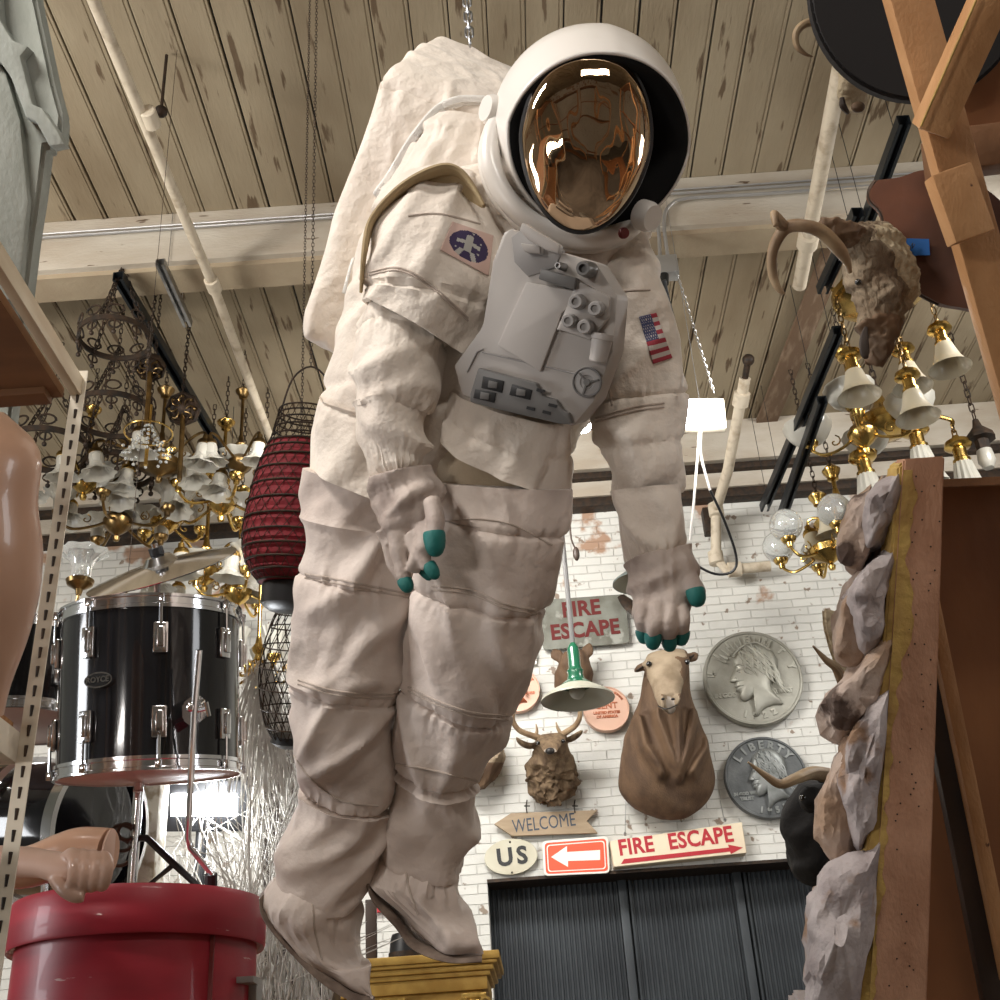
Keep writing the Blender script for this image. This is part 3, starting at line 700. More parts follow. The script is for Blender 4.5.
# ---- chest control unit
cx_ = V((0, 0, 0)); U0 = P(545, 335, 2.20)
ex = (P(612, 358, 2.20) - P(483, 318, 2.26)).normalized()
ez = (-FW * .92 - UP * .22 + RT * .05); ez = (ez - ex * ez.dot(ex)).normalized(); ey = ez.cross(ex)
def pl(px, py, off=0):       # the pixel's point on the unit's face plane raised by off
    r = ray(px, py); t = (U0 + ez * off - CAM).dot(ez) / r.dot(ez); return CAM + r * t
def slab(pix, off, th, name, m, par=ast, bev=.004, mi=0):
    b = BM(); prism(b, [pl(x, y, off) for x, y in pix], -ez * th)
    bmesh.ops.recalc_face_normals(b, faces=b.faces)
    if bev: bmesh.ops.bevel(b, geom=list(b.edges), offset=bev, segments=2, affect='EDGES', profile=.6, clamp_overlap=True)
    return obj(name, b, m, par, sharp=50)
unit = slab([(503, 232), (512, 228), (548, 248), (596, 262), (618, 296), (613, 352), (594, 402), (574, 426), (560, 424), (462, 396), (453, 366), (482, 326), (492, 262)], 0, .11, 'chest_control_unit', MT['plastic'], bev=.008)
slab([(526, 282), (577, 291), (574, 306), (562, 312), (556, 330), (540, 372), (497, 345)], .010, .012, 'raised_cover', MT['plastic'], unit, .004)
slab([(577, 280), (610, 297), (608, 318), (590, 340), (560, 330), (556, 330), (566, 308)], .016, .02, 'knob_plate', MT['plastic'], unit, .004)
slab([(511, 237), (523, 228), (563, 250), (555, 268), (528, 277), (514, 262)], .004, .02, 'connector_recess', MT['panel_grey'], unit, .003)
slab([(520, 243), (540, 246), (540, 254), (524, 252)], .03, .03, 'connector_block', MT['plastic'], unit, .003)
slab([(541, 268), (576, 278), (574, 290), (538, 279)], .03, .03, 'connector_shroud', MT['knob_grey'], unit, .003)
slab([(522, 222), (533, 229), (560, 245), (558, 254), (546, 250), (528, 240), (519, 230)], .05, .03, 'hose_clamp', MT['plastic'], unit, .004)
def knob(px, py, r, h, name='control_knob', m=None, off=.0):
    b = BM(); M = mat4(pl(px, py, off), ex, ey, ez)
    lathe(b, [(r, -.01), (r, h * .5), (r * .9, h * .55), (r * .9, h * .9), (r * .8, h), (r * .5, h), (r * .45, h * .85), (.001, h * .85)], 22, M); return obj(name, b, m or MT['panel_grey'], unit)
knob(579, 302, .014, .03, off=.016); knob(598, 309, .014, .03, off=.016); knob(571, 321, .013, .028, off=.016); knob(587, 327, .014, .028, off=.016)
knob(590, 270, .015, .06, 'hose_fitting', MT['knob_grey']); knob(564, 267, .007, .05, 'hose_fitting', MT['steel'])
b = BM(); x, y, z = frame(ex * .1 - ey, ez); lathe(b, [(.021, -.012), (.021, -.002), (.019, 0), (.016, .038), (.014, .04), (.001, .04)], 26, mat4(pl(602, 340, .015), x, y, z)); obj('cup_fitting', b, MT['plastic'], unit)
k = knob(588, 382, .027, .008, 'round_dial', MT['panel_grey'])
b = BM(); M = mat4(pl(588, 382, 0), ex, ey, ez)
for i in range(3): box(b, (.011 * math.cos(i * 2.09 + .5), .011 * math.sin(i * 2.09 + .5), .009), (.022, .003, .003), M @ Matrix.Rotation(0, 4, 'Z')) if False else None
for i in range(3): box(b, (.011, 0, .0095), (.022, .003, .004), M @ Matrix.Rotation(i * 2.09 + .5, 4, 'Z'))
lathe(b, [(.006, 0), (.006, .012), (.001, .012)], 14, M); loop_tube(b, [M @ V((math.cos(2 * PI * i / 32) * .026, math.sin(2 * PI * i / 32) * .026, .008)) for i in range(32)], .002, 6)
obj('dial_spokes', b, MT['knob_grey'], unit)
mod = slab([(478, 368), (536, 383), (543, 396), (556, 400), (562, 410), (568, 413), (571, 424), (560, 424), (500, 410), (470, 402), (470, 394)], .016, .035, 'display_module', MT['knob_grey'], unit, .003)
for q in ([(483, 376), (504, 381), (502, 393), (481, 388)], [(512, 384), (532, 390), (530, 400), (509, 395)], [(475, 389), (496, 393), (494, 403), (473, 398)]):
    slab(q, .018, .004, 'module_window', MT['black'], unit, .001)
    cxp = sum(a for a, b in q) / 4; cyp = sum(b for a, b in q) / 4; slab([(cxp - 4, cyp - 4), (cxp + 5, cyp - 2), (cxp + 4, cyp + 4), (cxp - 5, cyp + 3)], .020, .003, 'module_switch', MT['knob_grey'], unit, .001)
for i, (xx, yy) in enumerate(((540, 390), (552, 405), (546, 412), (530, 408))):
    slab([(xx - 3, yy - 2), (xx + 5, yy), (xx + 4, yy + 3), (xx - 4, yy + 1)], .018, .004, 'module_slot', MT['black'], unit, 0)
# grooves moulded on the housing
b = BM(); tube(b, [pl(482, 352, .0015), pl(586, 376, .0015)], .0016, 6); tube(b, [pl(467, 372, .0015), pl(477, 352, .0015), pl(483, 349, .0015)], .0016, 6); obj('moulded_seam', b, MT['panel_grey'], unit)
# ---- patches draped on the sleeves
def drape(parent, quad, nu, nv, colf, mats, name, label=None, lift=.0022):
    t, keep = bvh_of(parent); bm = BM(); G = []
    for j in range(nv + 1):
        row = []
        for i in range(nu + 1):
            u, v = i / nu, j / nv
            x = (quad[0][0] * (1 - u) + quad[1][0] * u) * (1 - v) + (quad[3][0] * (1 - u) + quad[2][0] * u) * v
            y = (quad[0][1] * (1 - u) + quad[1][1] * u) * (1 - v) + (quad[3][1] * (1 - u) + quad[2][1] * u) * v
            d = ray(x, y).normalized(); h = t.ray_cast(CAM, d)
            p = h[0] if h[0] else P(x, y, 2.3)
            n = h[1] if h[0] and h[1] else -d
            if n.dot(d) > 0: n = -n
            row.append(bm.verts.new(p + (n * .5 - d * .5) * lift))
        G.append(row)
    for j in range(nv):
        for i in range(nu):
            c = colf((i + .5) / nu, (j + .5) / nv)
            if c is None: continue
            f = bm.faces.new((G[j][i], G[j][i + 1], G[j + 1][i + 1], G[j + 1][i])); f.material_index = c
    lo = [v for v in bm.verts if not v.link_faces]; bmesh.ops.delete(bm, geom=lo, context='VERTS')
    keep.free(); o = obj(name, bm, mats, parent, sharp=80); s = o.modifiers.new('thickness', 'SOLIDIFY'); s.thickness = .0015; s.offset = 0
    if label: o['label'] = label
    return o
defm('flag_blue', (.05, .06, .14), .8); defm('flag_red', (.36, .04, .06), .8); defm('flag_white', (.60, .54, .50), .8)
defm('patch_purple', (.045, .03, .085), .8); defm('patch_pink', (.62, .44, .38), .8); defm('patch_grey', (.42, .41, .38), .8)
def flag(u, v):
    if u < .5 and False: return 1
    # canton fills the upper left, 13 stripes run across
    if v < .54 and u < .66:
        iu = int(u / .66 * 11); iv = int(v / .54 * 9)
        fu = (u / .66 * 11) % 1; fv = (v / .54 * 9) % 1
        return 2 if (iu % 2 == iv % 2 and .25 < fu < .8 and .25 < fv < .8) else 0
    return 1 if int(v * 11) % 2 == 0 else 2
drape(upB, [(639, 317), (656, 313), (672, 358), (653, 364)], 36, 44, flag, [MT['flag_blue'], MT['flag_red'], MT['flag_white']], 'flag_patch', 'small flag patch with red stripes')
def miss(u, v):
    x = (u - .5) / .5; y = (v - .5) / .5; R = .80; r = math.hypot(x * .95, y)
    if r < R + .06 and r > R: return 1
    if r < R:
        # suited figure with spread arms and two small stars
        bx = x + .02; 
        if abs(bx) < .16 and -.35 < y < .35: return 2
        if math.hypot(bx, y + .42) < .17: return 2
        if abs(y + .18 - .25 * abs(bx)) < .10 and abs(bx) < .52: return 2
        if .3 < y < .72 and abs(abs(bx) - .22 - (y - .3) * .35) < .11: return 2
        for sx, sy in ((-.45, -.1), (.45, .25), (-.5, .35), (.5, -.3), (.1, -.7)):
            if math.hypot(x - sx, y - sy) < .05: return 2
        return 0
    return 1
drape(upA, [(452, 222), (493, 236), (488, 276), (440, 250)], 56, 46, miss, [MT['patch_purple'], MT['patch_pink'], MT['patch_grey']], 'mission_patch', 'round purple mission patch on a faded pink square')
# stitched seam lines draped over cloth
def stitch(parent, pts, r=.0022, m=None):
    t, keep = bvh_of(parent); out = []
    for (x, y) in smooth_path([(a, b, 0) for a, b in pts], 10) if False else [(q.x, q.y) for q in smooth_path([V((a, b, 0)) for a, b in pts], 10)]:
        d = ray(x, y).normalized(); h = t.ray_cast(CAM, d)
        if h[0]: out.append(h[0] - d * .0005)
    keep.free()
    if len(out) > 3:
        b = BM(); tube(b, out, r, 6); obj('seam', b, m or MT['seam'], parent)
legA, legB = [o for o in ast.children if o.name.startswith('trouser_leg')]
for dy in (0, 4):
    stitch(legA, [(305, 574 + dy), (330, 578 + dy), (370, 586 + dy), (410, 594 + dy)]); stitch(legA, [(298, 680 + dy), (330, 690 + dy), (365, 694 + dy), (396, 694 + dy)])
    stitch(legB, [(430, 524 + dy * .5), (470, 519 + dy * .5), (510, 524 + dy * .5), (552, 545 + dy * .5)]) if dy == 0 else None
    stitch(legB, [(432, 586 + dy), (470, 590 + dy), (505, 604 + dy), (536, 610 + dy)]); stitch(legB, [(408, 687 + dy), (435, 700 + dy), (470, 712 + dy), (508, 716 + dy)])
    stitch(upA, [(408, 216 + dy * .7), (440, 214 + dy * .7), (480, 224 + dy * .7)]) if dy == 0 else None
    stitch(upA, [(370, 272 + dy * .7), (400, 268 + dy * .7), (430, 284 + dy * .7), (468, 318 + dy * .7)])
    stitch(upB, [(596, 418 + dy), (630, 408 + dy), (664, 403 + dy)])
stitch(legA, [(292, 752), (310, 778), (340, 800), (378, 806)]); stitch(legB, [(396, 764), (430, 770), (480, 782)])
stitch(upB, [(600, 318), (604, 330), (606, 370), (612, 405)]); stitch(upB, [(612, 300), (622, 292), (650, 290)])
stitch(ba, [(312, 900), (315, 930), (322, 960)]); stitch(bb, [(406, 862), (408, 885), (418, 915)])
# chain
def chain(p0, p1, lw=.012, r=.0028, lab='', m=None, name='hanging_chain', cat='chain'):
    p0, p1 = V(p0), V(p1); z = (p1 - p0); L = z.length; z.normalize(); x, y, z = frame(z); bm = BM()
    ll = lw * 2.2; n = max(int(L / (ll - 2 * r * 1.6)), 2); st = L / n
    for i in range(n):
        c = p0 + z * (i + .5) * st; a, b = (x, y) if i % 2 else (y, x)
        pts = [c + a * (lw / 2) * math.cos(t) + z * ((ll / 2 - lw / 2) * (1 if math.sin(t) > 0 else -1) + (lw / 2) * math.sin(t)) for t in [2 * PI * (k + .5) / 12 for k in range(12)]]
        loop_tube(bm, pts, r, 5)
    return one(name, bm, m or MT['steel'], lab, cat) if lab else bm
cb = P(470, 44, 2.86); chain(PZ(473, 2, CEIL - .01) if False else V((cb.x, cb.y, CEIL)), cb, .017, .0033, 'steel chain from the ceiling to the top of the astronaut backpack', MT['steel'])
# ================================================================== left side
defm('skin', (.60, .36, .24), .32, col2=(.50, .29, .19), scale=4, coat=.3, bump=.05)
defm('skin_pale', (.66, .46, .37), .4, col2=(.56, .36, .27), scale=8, coat=.1)
defm('cream_steel', (.74, .67, .54), .5, col2=(.42, .34, .25), scale=10, thr=(.55, .75), bump=.1)
defm('shelf_under', (.20, .095, .04), .7, col2=(.15, .07, .03), scale=4, stretch=(1, 5, 1))
defm('cream_wood', (.62, .54, .40), .6, col2=(.50, .40, .27), scale=5, stretch=(4, 1, 4), col3=(.30, .13, .04), thr3=(.68, .7), scale3=8)
defm('chipboard', (.48, .25, .11), .8, col2=(.30, .14, .05), scale=60, bump=.3)
defm('plaster_grey', (.30, .315, .285), .8, col2=(.22, .235, .205), scale=5, stretch=(2, 2, .6), bump=.25)
PT = P(86, 380, 2.30)
rack = thing('storage_rack', 'cream metal storage rack with slotted angle post and shelves at left edge', 'shelving rack', (PT.x, PT.y, 0))
# slotted angle post, leaning a little as in the photo
top = P(87, 371, 2.30); q0 = PY(2, 962, top.y); axd = (q0 - top).normalized(); foot = top + axd * ((0 - top.z) / axd.z)
x, y, z = frame(foot - top, RT); L = (foot - top).length; M = mat4(top, x, y, z)
if y.dot(FW) < 0: y = -y; M = mat4(top, x, y, z)
bm = BM(); box(bm, (-.010, -.0, L / 2), (.024, .003, L), M); box(bm, (-.0225, .02, L / 2), (.003, .042, L), M)
k = .03
while k < L - .02:
    tube(bm, [M @ V((-.010, -.0022, k - .009)), M @ V((-.010, -.0022, k + .009))], [.0034, .0022], 8, mi=1)
    tube(bm, [M @ V((-.0245, .02, k - .009)), M @ V((-.0245, .02, k + .009))], [.006, .004], 8, mi=1); k += .034
obj('slotted_post', bm, [MT['cream_steel'], MT['iron']], rack)
zt, zb = PT.z, P(78, 405, 2.30).z
bm = BM(); box(bm, (PT.x - .012, PT.y - .95, (zt + zb) / 2), (.02, 1.9, zt - zb), bev=.003); obj('shelf_side_rail', bm, MT['cream_wood'], rack)
bm = BM(); box(bm, (PT.x - .65, PT.y - .95, zb + .015), (1.22, 1.9, .02)); obj('shelf_board', bm, MT['shelf_under'], rack)
bm = BM(); zc = P(60, 384, 2.30).z; zd = P(60, 412, 2.30).z; box(bm, (PT.x - .66, PT.y - .02, (zt - .01 + zd) / 2), (1.2, .04, zt - .01 - zd), bev=.003); obj('shelf_back_rail', bm, MT['shelf_under'], rack)
s1 = PY(30, 733, PT.y); s2 = PY(27, 764, PT.y)
bm = BM(); box(bm, (s1.x - .03, s1.y - .95, (s1.z + s2.z) / 2), (.035, 1.9, s1.z - s2.z), bev=.003); obj('shelf_side_rail', bm, MT['cream_steel'], rack)
bm = BM(); box(bm, (s1.x - .65, s1.y - .95, s1.z + .010), (1.24, 1.9, .02)); obj('shelf_board', bm, MT['chipboard'], rack)
s3z = P(-20, 866, 2.2).z - .035
bm = BM(); box(bm, (-1.47, PT.y - .73, s3z - .02), (1.0, 2.3, .025)); obj('shelf_board', bm, MT['chipboard'], rack)
bm = BM(); box(bm, (PT.x - 1.25, PT.y - .02, zt / 2), (.04, .04, zt)); obj('rear_post', bm, MT['cream_steel'], rack)
for yy in (-1.88,):
    bm = BM(); box(bm, (PT.x - .04, PT.y + yy, zt / 2), (.04, .04, zt)); obj('rear_post', bm, MT['cream_steel'], rack)
    bm = BM(); box(bm, (PT.x - 1.25, PT.y + yy, zt / 2), (.04, .04, zt)); obj('rear_post', bm, MT['cream_steel'], rack)
# carved grey ornament standing on the top shelf
def rect_prism_pix(pix, d, th, bm=None, bev=0):
    b = bm or BM(); prism(b, [P(x, y, d) for x, y in pix], FW * th)
    if bev: bmesh.ops.recalc_face_normals(b, faces=b.faces); bmesh.ops.bevel(b, geom=list(b.edges), offset=bev, segments=2, affect='EDGES', profile=.6, clamp_overlap=True)
    return b
orn = thing('carved_ornament', 'tall grey-green plaster building ornament rising behind the top shelf of the left rack', 'ornament', (P(-60, 300, 3.1).x, P(-60, 300, 3.1).y, 0))
OB = [(-60, -90), (22, -90), (36, 0), (54, 85), (62, 115), (60, 142), (45, 146), (40, 190), (33, 235), (25, 300)]
lo_ = P(-20, 640, 3.1); lw = P(-150, 640, 3.1)
bm = BM(); prism(bm, [P(x, y, 3.1) for x, y in OB] + [lo_, V((lo_.x - .1, lo_.y, 0)), V((lw.x, lw.y, 0)), lw, P(-60, 300, 3.1)], FW * .07); bmesh.ops.recalc_face_normals(bm, faces=bm.faces); bmesh.ops.bevel(bm, geom=list(bm.edges), offset=.01, segments=2, affect='EDGES', clamp_overlap=True)
obj('body', bm, MT['plaster_grey'], orn, sharp=50)
bm = rect_prism_pix([(-70, -90), (-10, -90), (0, 20), (12, 40), (28, 46), (20, 56), (32, 104), (42, 108), (58, 132), (64, 144), (49, 146), (36, 122), (26, 118), (10, 76), (0, 62), (-70, 60)], 3.06, .05, bev=.006)
obj('upper_moulding', bm, MT['plaster_grey'], orn, sharp=50)
bm = rect_prism_pix([(-70, 60), (-2, 62), (6, 74), (20, 120), (28, 200), (18, 300), (-70, 300)], 3.075, .05, bev=.008)
obj('raised_panel', bm, MT['plaster_grey'], orn, sharp=50)
# mannequin hips on the middle shelf
bm = BM()
limb(bm, [(a, b, c, d, e * .90, f) for a, b, c, d, e, f in [(-150, 400, 2, 412, 2.0, .7), (-160, 420, 26, 432, 2.0, .7), (-165, 450, 38, 458, 1.99, .72), (-160, 500, 34, 502, 1.98, .75), (-158, 545, 39, 548, 1.98, .78), (-150, 590, 36, 596, 1.98, .78), (-140, 640, 22, 648, 1.99, .76), (-130, 680, 8, 690, 2.0, .7), (-128, 708, 2, 716, 2.0, .66)]], wr=0.001, seed=5, nA=64, step=.02, cap=(True, True), seams=[(4.55, .10, -.005, 0)])
one('mannequin_torso', bm, MT['skin'], 'glossy tan mannequin torso on the middle shelf at the left edge', 'mannequin')
# two loose mannequin arms on the low shelf
arm = thing('mannequin_limb', 'pale mannequin arm with a closed fist hanging over the red tub', 'mannequin arm', P(60, 895, 2.14))
bm = BM()
tube(bm, [P(-90, 862, 2.22), P(-20, 864, 2.2), P(20, 862, 2.18), P(45, 864, 2.16), P(62, 868, 2.15), P(78, 868, 2.14), P(92, 870, 2.135)], [.045, .042, .034, .030, .033, .031, .022], 24, 5, flat=.8, up=FW)
for i in range(4):
    xc = 72 + i * 10.5; r = .0118
    tube(bm, [P(xc - 6, 858 + i, 2.15), P(xc, 854 + i, 2.12), P(xc + 3, 862 + i, 2.098), P(xc + 2, 876, 2.092), P(xc - 1, 888 - i, 2.10), P(xc - 4, 889 - i, 2.13)], [r, r, r * 1.08, r, r * .95, r * .7], 14, 4)
tube(bm, [P(56, 878, 2.13), P(64, 889, 2.10), P(75, 896, 2.09), P(84, 897, 2.09)], [.014, .013, .012, .009], 14, 4)
o = obj('arm', bm, MT['skin_pale'], arm); remesh(o, .0028, 2); bake(o)
arm2 = thing('mannequin_limb', 'tan mannequin upper arm with a flat cut end behind the fist', 'mannequin arm', P(90, 880, 2.3))
bm = BM(); A = P(-60, 868, 2.34); B = P(108, 853, 2.28)
tube(bm, [A, P(20, 868, 2.33), P(60, 856, 2.30), P(80, 852, 2.29), B], [.036, .039, .042, .046, .046], 28, 5); obj('arm', bm, MT['skin'], arm2)
bm = BM(); z = (B - P(85, 852, 2.28)).normalized(); x, y, z = frame(z); lathe(bm, [(.043, 0), (.045, .004), (.001, .005)], 28, mat4(B, x, y, z)); obj('cut_end', bm, MT['skin_pale'], arm2)
# platform below the frame that carries tub and drums
defm('plywood', (.36, .22, .12), .7, col2=(.28, .16, .08), scale=5, stretch=(6, 1, 1))
pf = thing('plywood_platform', 'plywood platform under the red tub and the drum kit', 'platform', (-1.45, 3.3, 0))
pft = 1.72
bm = BM(); box(bm, (-1.45, 3.3, pft - .02), (2.3, 2.4, .04), bev=.004); obj('platform_top', bm, MT['plywood'], pf)
for xx in (-2.5, -.4):
    for yy in (2.2, 4.4):
        bm = BM(); box(bm, (xx, yy, pft / 2 - .02), (.09, .09, pft - .04)); obj('leg', bm, MT['plywood'], pf)
# red tub with lid
defm('red_paint', (.36, .018, .035), .42, col2=(.28, .014, .028), scale=3, stretch=(1, 1, 6), col3=(.52, .32, .3), thr3=(.73, .75), scale3=9, stretch3=(1, 1, 8), coat=.1)
tc_ = P(140, 925, 2.62); R = 124 / 1200 * 2.62
ztop = P(140, 882, dep(V((tc_.x, tc_.y - R, tc_.z)))).z; 
def zat(px, py, Y): return PY(px, py, Y).z
zt1 = zat(140, 881, tc_.y - R); zt2 = zat(140, 931, tc_.y - R)
tub = thing('red_tub', 'big round red lidded tub below the hanging drum', 'tub', (tc_.x, tc_.y, pft))
M = Matrix.Translation((tc_.x, tc_.y, 0))
bm = BM(); lathe(bm, [(R * .9, pft), (R * .92, pft + .01), (R * .935, (pft + zt2) / 2), (R * .93, zt2 + .02)], 80, M); obj('tub_body', bm, MT['red_paint'], tub)
bm = BM(); lathe(bm, [(R * .96, zt2 + .006), (R * .99, zt2), (R, zt2 + .006), (R, zt1 - .012), (R * .985, zt1), (R * .5, zt1 + .006), (.001, zt1 + .008)], 80, M); obj('tub_lid', bm, MT['red_paint'], tub)
bm = BM(); a = math.radians(-38); pp = V((tc_.x + R * .94 * math.cos(a), tc_.y + R * .94 * math.sin(a), 0)); box(bm, (pp.x, pp.y, zt2 - .12), (.008, .008, .24)); obj('side_seam', bm, MT['dark_red'], tub)
bm = BM(); lathe(bm, [(R * .945, pft + .055), (R * .955, pft + .06), (R * .945, pft + .065)], 64, M, cap=False); obj('tub_band', bm, MT['iron'], tub)
defm('grey_metal', (.32, .32, .31), .5, .3)
bm = BM(); p = P(247, 988, 2.55); box(bm, (p.x, p.y, (pft + P(247, 978, 2.55).z) / 2), (.055, .06, P(247, 978, 2.55).z - pft), bev=.004); p2 = P(244, 981, 2.5); box(bm, p2, (.05, .05, .012)); one('grey_clamp', bm, MT['grey_metal'], 'grey metal clamp standing right of the red tub', 'clamp')
# ---- drums
defm('drum_shell', (.004, .004, .005), .1, coat=.35, col2=(.012, .012, .014), scale=20, stretch=(4, 4, .1))
defm('drum_head', (.55, .38, .32), .5, col2=(.48, .33, .27), scale=6)
def tom(center, rad, z0, z1, lab, logo=False, nl=8, ph=0.0, head=None):
    t = thing('drum', lab, 'drum', (center.x, center.y, z0)); M = Matrix.Translation((center.x, center.y, 0)); H = z1 - z0
    bm = BM(); lathe(bm, [(rad * .975, z0 + .02), (rad, z0 + .021), (rad, z1 - .021), (rad * .975, z1 - .02)], 96, M, cap=False); obj('shell', bm, MT['drum_shell'], t)
    for zz, s in ((z0, 1), (z1, -1)):
        bm = BM(); lathe(bm, [(rad * 1.0, zz), (rad * 1.035, zz), (rad * 1.035, zz + s * .006), (rad * 1.012, zz + s * .008), (rad * 1.012, zz + s * .022), (rad * 1.03, zz + s * .024), (rad * 1.03, zz + s * .032), (rad * 1.0, zz + s * .033), (rad * 1.0, zz)], 96, M, cap=False); h = obj('hoop', bm, MT['chrome'], t)
        bm = BM(); lathe(bm, [(rad * 1.0, zz + s * .006), (rad * .98, zz + s * .004), (.001, zz + s * .004)], 64, M, cap=False); obj('drum_head', bm, MT['drum_head'], t)
    for k in range(nl):
        a = ph + 2 * PI * k / nl; n = V((math.cos(a), math.sin(a), 0)); tt = V((-n.y, n.x, 0))
        for zc, s in ((z1 - .105, 1), (z0 + .105, -1)):
            M2 = mat4((center.x + n.x * rad, center.y + n.y * rad, zc), tt, V((0, 0, 1)), n); bm = BM()
            box(bm, (0, 0, .006), (.034, .072, .012), M2, bev=.004); box(bm, (0, 0, .014), (.018, .05, .012), M2, bev=.004)
            l = obj('lug', bm, MT['chrome'], t)
            bm = BM(); pc = V((center.x, center.y, 0)) + n * (rad * 1.02 + .008); tube(bm, [pc + V((0, 0, zc + s * .03)), pc + V((0, 0, (z1 if s > 0 else z0) + s * -.006))], .0034, 8); box(bm, (0, 0, 0), (.012, .012, .02), Matrix.Translation(pc + V((0, 0, (z1 if s > 0 else z0) - s * .012))), bev=.002); obj('tension_rod', bm, MT['chrome'], l)
    return t
DCt = P(155, 700, 2.95); rad = 86 / 1200 * 2.95; DY = DCt.y
z1 = zat(157, 598, DY - rad); z0 = zat(148, 784, DY + rad * -1) ; z0 = zat(148, 771, DY - rad) + .045; z1 += .03; DT = math.radians(11)
drum = tom(DCt, rad, z0, z1, 'glossy black drum with chrome hoops above the red tub', nl=8, ph=math.radians(-113))
# oval badge
an = math.atan2(-DCt.y, -DCt.x) - math.radians(32); n = V((math.cos(an), math.sin(an), 0)); zc = zat(107, 672, DY - rad * .85); pc = V((DCt.x, DCt.y, zc)) + n * (rad + .007)
x = V((-n.y, n.x, 0)); Mb = mat4(pc, x, V((0, 0, 1)), n)
bm = BM(); lathe(bm, [(1, -.014), (1, .0025), (.001, .0025)], 40, Mb @ Matrix.Diagonal((.036, .018, 1, 1)), mi=0); lathe(bm, [(1, .0020), (1, .0035), (.001, .0035)], 40, Mb @ Matrix.Diagonal((.0325, .0148, 1, 1)), mi=1)
add_bm(bm, text_bm('ROYCE', .0180, .0006, .0005), Mb @ Matrix.Translation((0, 0, .0042)), 0); obj('badge', bm, [MT['chrome'], MT['blackfelt']], drum); drum.rotation_euler = (DT, 0, 0)
LEGP = []
# floor leg and its bracket
lp0 = P(199, 650, dep(V((DCt.x, DCt.y - rad - .04, 2.6)))); lp1 = P(188, 850, 2.62)
bm = BM(); Dl = 2.66
tube(bm, [P(199, 650, Dl), P(194, 712, Dl), P(188, 838, Dl), P(191, 848, Dl), P(212, 874, Dl - .02), P(214, 886, Dl - .02)], .0075, 10); LEGP.append(obj('drum_leg', bm, MT['chrome'], drum))
bm = BM(); tube(bm, [P(211, 874, Dl - .02), P(211, 890, Dl - .02)], .014, 10); LEGP.append(obj('leg_tip', bm, MT['black'], drum))
bm = BM(); x, y, z = frame(-FW, RT); pb = P(192, 712, Dl + .02); o6 = []
for k in range(6): o6.append(pb + UP * math.sin(2 * PI * k / 6 + PI / 2) * .036 + RT * math.cos(2 * PI * k / 6 + PI / 2) * .026)
prism(bm, o6, FW * .045); bmesh.ops.recalc_face_normals(bm, faces=bm.faces); bmesh.ops.bevel(bm, geom=list(bm.edges), offset=.004, segments=2, affect='EDGES')
tube(bm, [P(192, 712, Dl + .01), P(208, 708, Dl - .01)], .005, 8); tube(bm, [P(206, 702, Dl - .01), P(209, 716, Dl - .01)], [.005, .005], 8); sphere(bm, P(191, 707, Dl), .012)
LEGP.append(obj('leg_bracket', bm, MT['chrome'], drum))
for o in LEGP: o.data.transform(Matrix.Rotation(-DT, 4, 'X'))
# second drum behind
d2 = P(34, 655, 3.45); tom(d2, .17, zat(40, 705, d2.y - .17), zat(40, 612, d2.y - .17), 'second black drum behind the slotted post left of the big one', nl=6, ph=.3)
# bass drum lying behind
bd = thing('bass_drum', 'dark glossy bass drum with a curved chrome hoop under the hanging drum', 'drum', P(75, 850, 3.3))
c = P(62, 830, 3.30); ax = (RT * .92 - FW * .35 + UP * .1).normalized(); x, y, z = frame(ax, UP); M = mat4(c, x, y, z)
bm = BM(); lathe(bm, [(.185, -.22), (.185, .12)], 64, M, cap=False); obj('shell', bm, MT['drum_shell'], bd)
for zz in (.12, -.10):
    bm = BM(); lathe(bm, [(.185, zz - .018), (.20, zz - .016), (.20, zz + .016), (.185, zz + .018)], 64, M, cap=False); obj('hoop', bm, MT['chrome'], bd)
bm = BM(); lathe(bm, [(.185, .115), (.001, .118)], 64, M, cap=False); obj('drum_head', bm, MT['gloss_black'], bd)
bm = BM(); pb = P(62, 860, 3.25)
tube(bm, [V((pb.x, pb.y, pft)), P(50, 800, 3.2)], .012, 10); obj('support_leg', bm, MT['chrome'], bd)
# stand
st = thing('drum_stand', 'chrome and black drum stand behind the red tub lid', 'stand', V((P(134, 880, 2.98).x, P(134, 880, 2.98).y, pft)))
pA = P(139, 782, 2.98); pB = V((P(134, 880, 2.98).x, P(134, 880, 2.98).y, pft))
bm = BM(); tube(bm, [pB, pA, V((pA.x, pA.y, z0 + .002))], .0125, 14); obj('pole', bm, MT['chrome'], st)
bm = BM(); tube(bm, [P(130, 838, 2.95), P(147, 838, 2.93), P(172, 862, 2.88), P(200, 888, 2.85), V((P(235, 920, 2.8).x, P(235, 920, 2.8).y, pft + .01))], .009, 6); obj('leg', bm, MT['black'], st)
bm = BM(); tube(bm, [P(172, 866, 2.88), P(150, 884, 2.92), V((P(130, 900, 2.95).x, P(130, 900, 2.95).y, pft + .01))], .007, 6); obj('leg', bm, MT['black'], st)
bm = BM()
for cx2, cy2, rr in ((122, 838, 13), (118, 852, 14), (126, 832, 8)):
    tube(bm, [P(cx2 + rr * math.cos(t), cy2 + rr * math.sin(t), 2.92) for t in [i * .35 for i in range(2, 17)]], .005, 6)
obj('scroll_clamp', bm, MT['iron'], st)
# old painted post behind the stand
defm('peeling_paint', (.62, .58, .48), .8, col2=(.35, .29, .2), scale=18, thr=(.5, .6), bump=.5)
bm = BM(); a = P(143, 775, 3.6); box(bm, (a.x, a.y, (a.z + .35 + pft) / 2), (.14, .1, a.z + .35 - pft), bev=.008); one('peeling_post', bm, MT['peeling_paint'], 'short wooden post with peeling cream paint behind the drum stand', 'post')
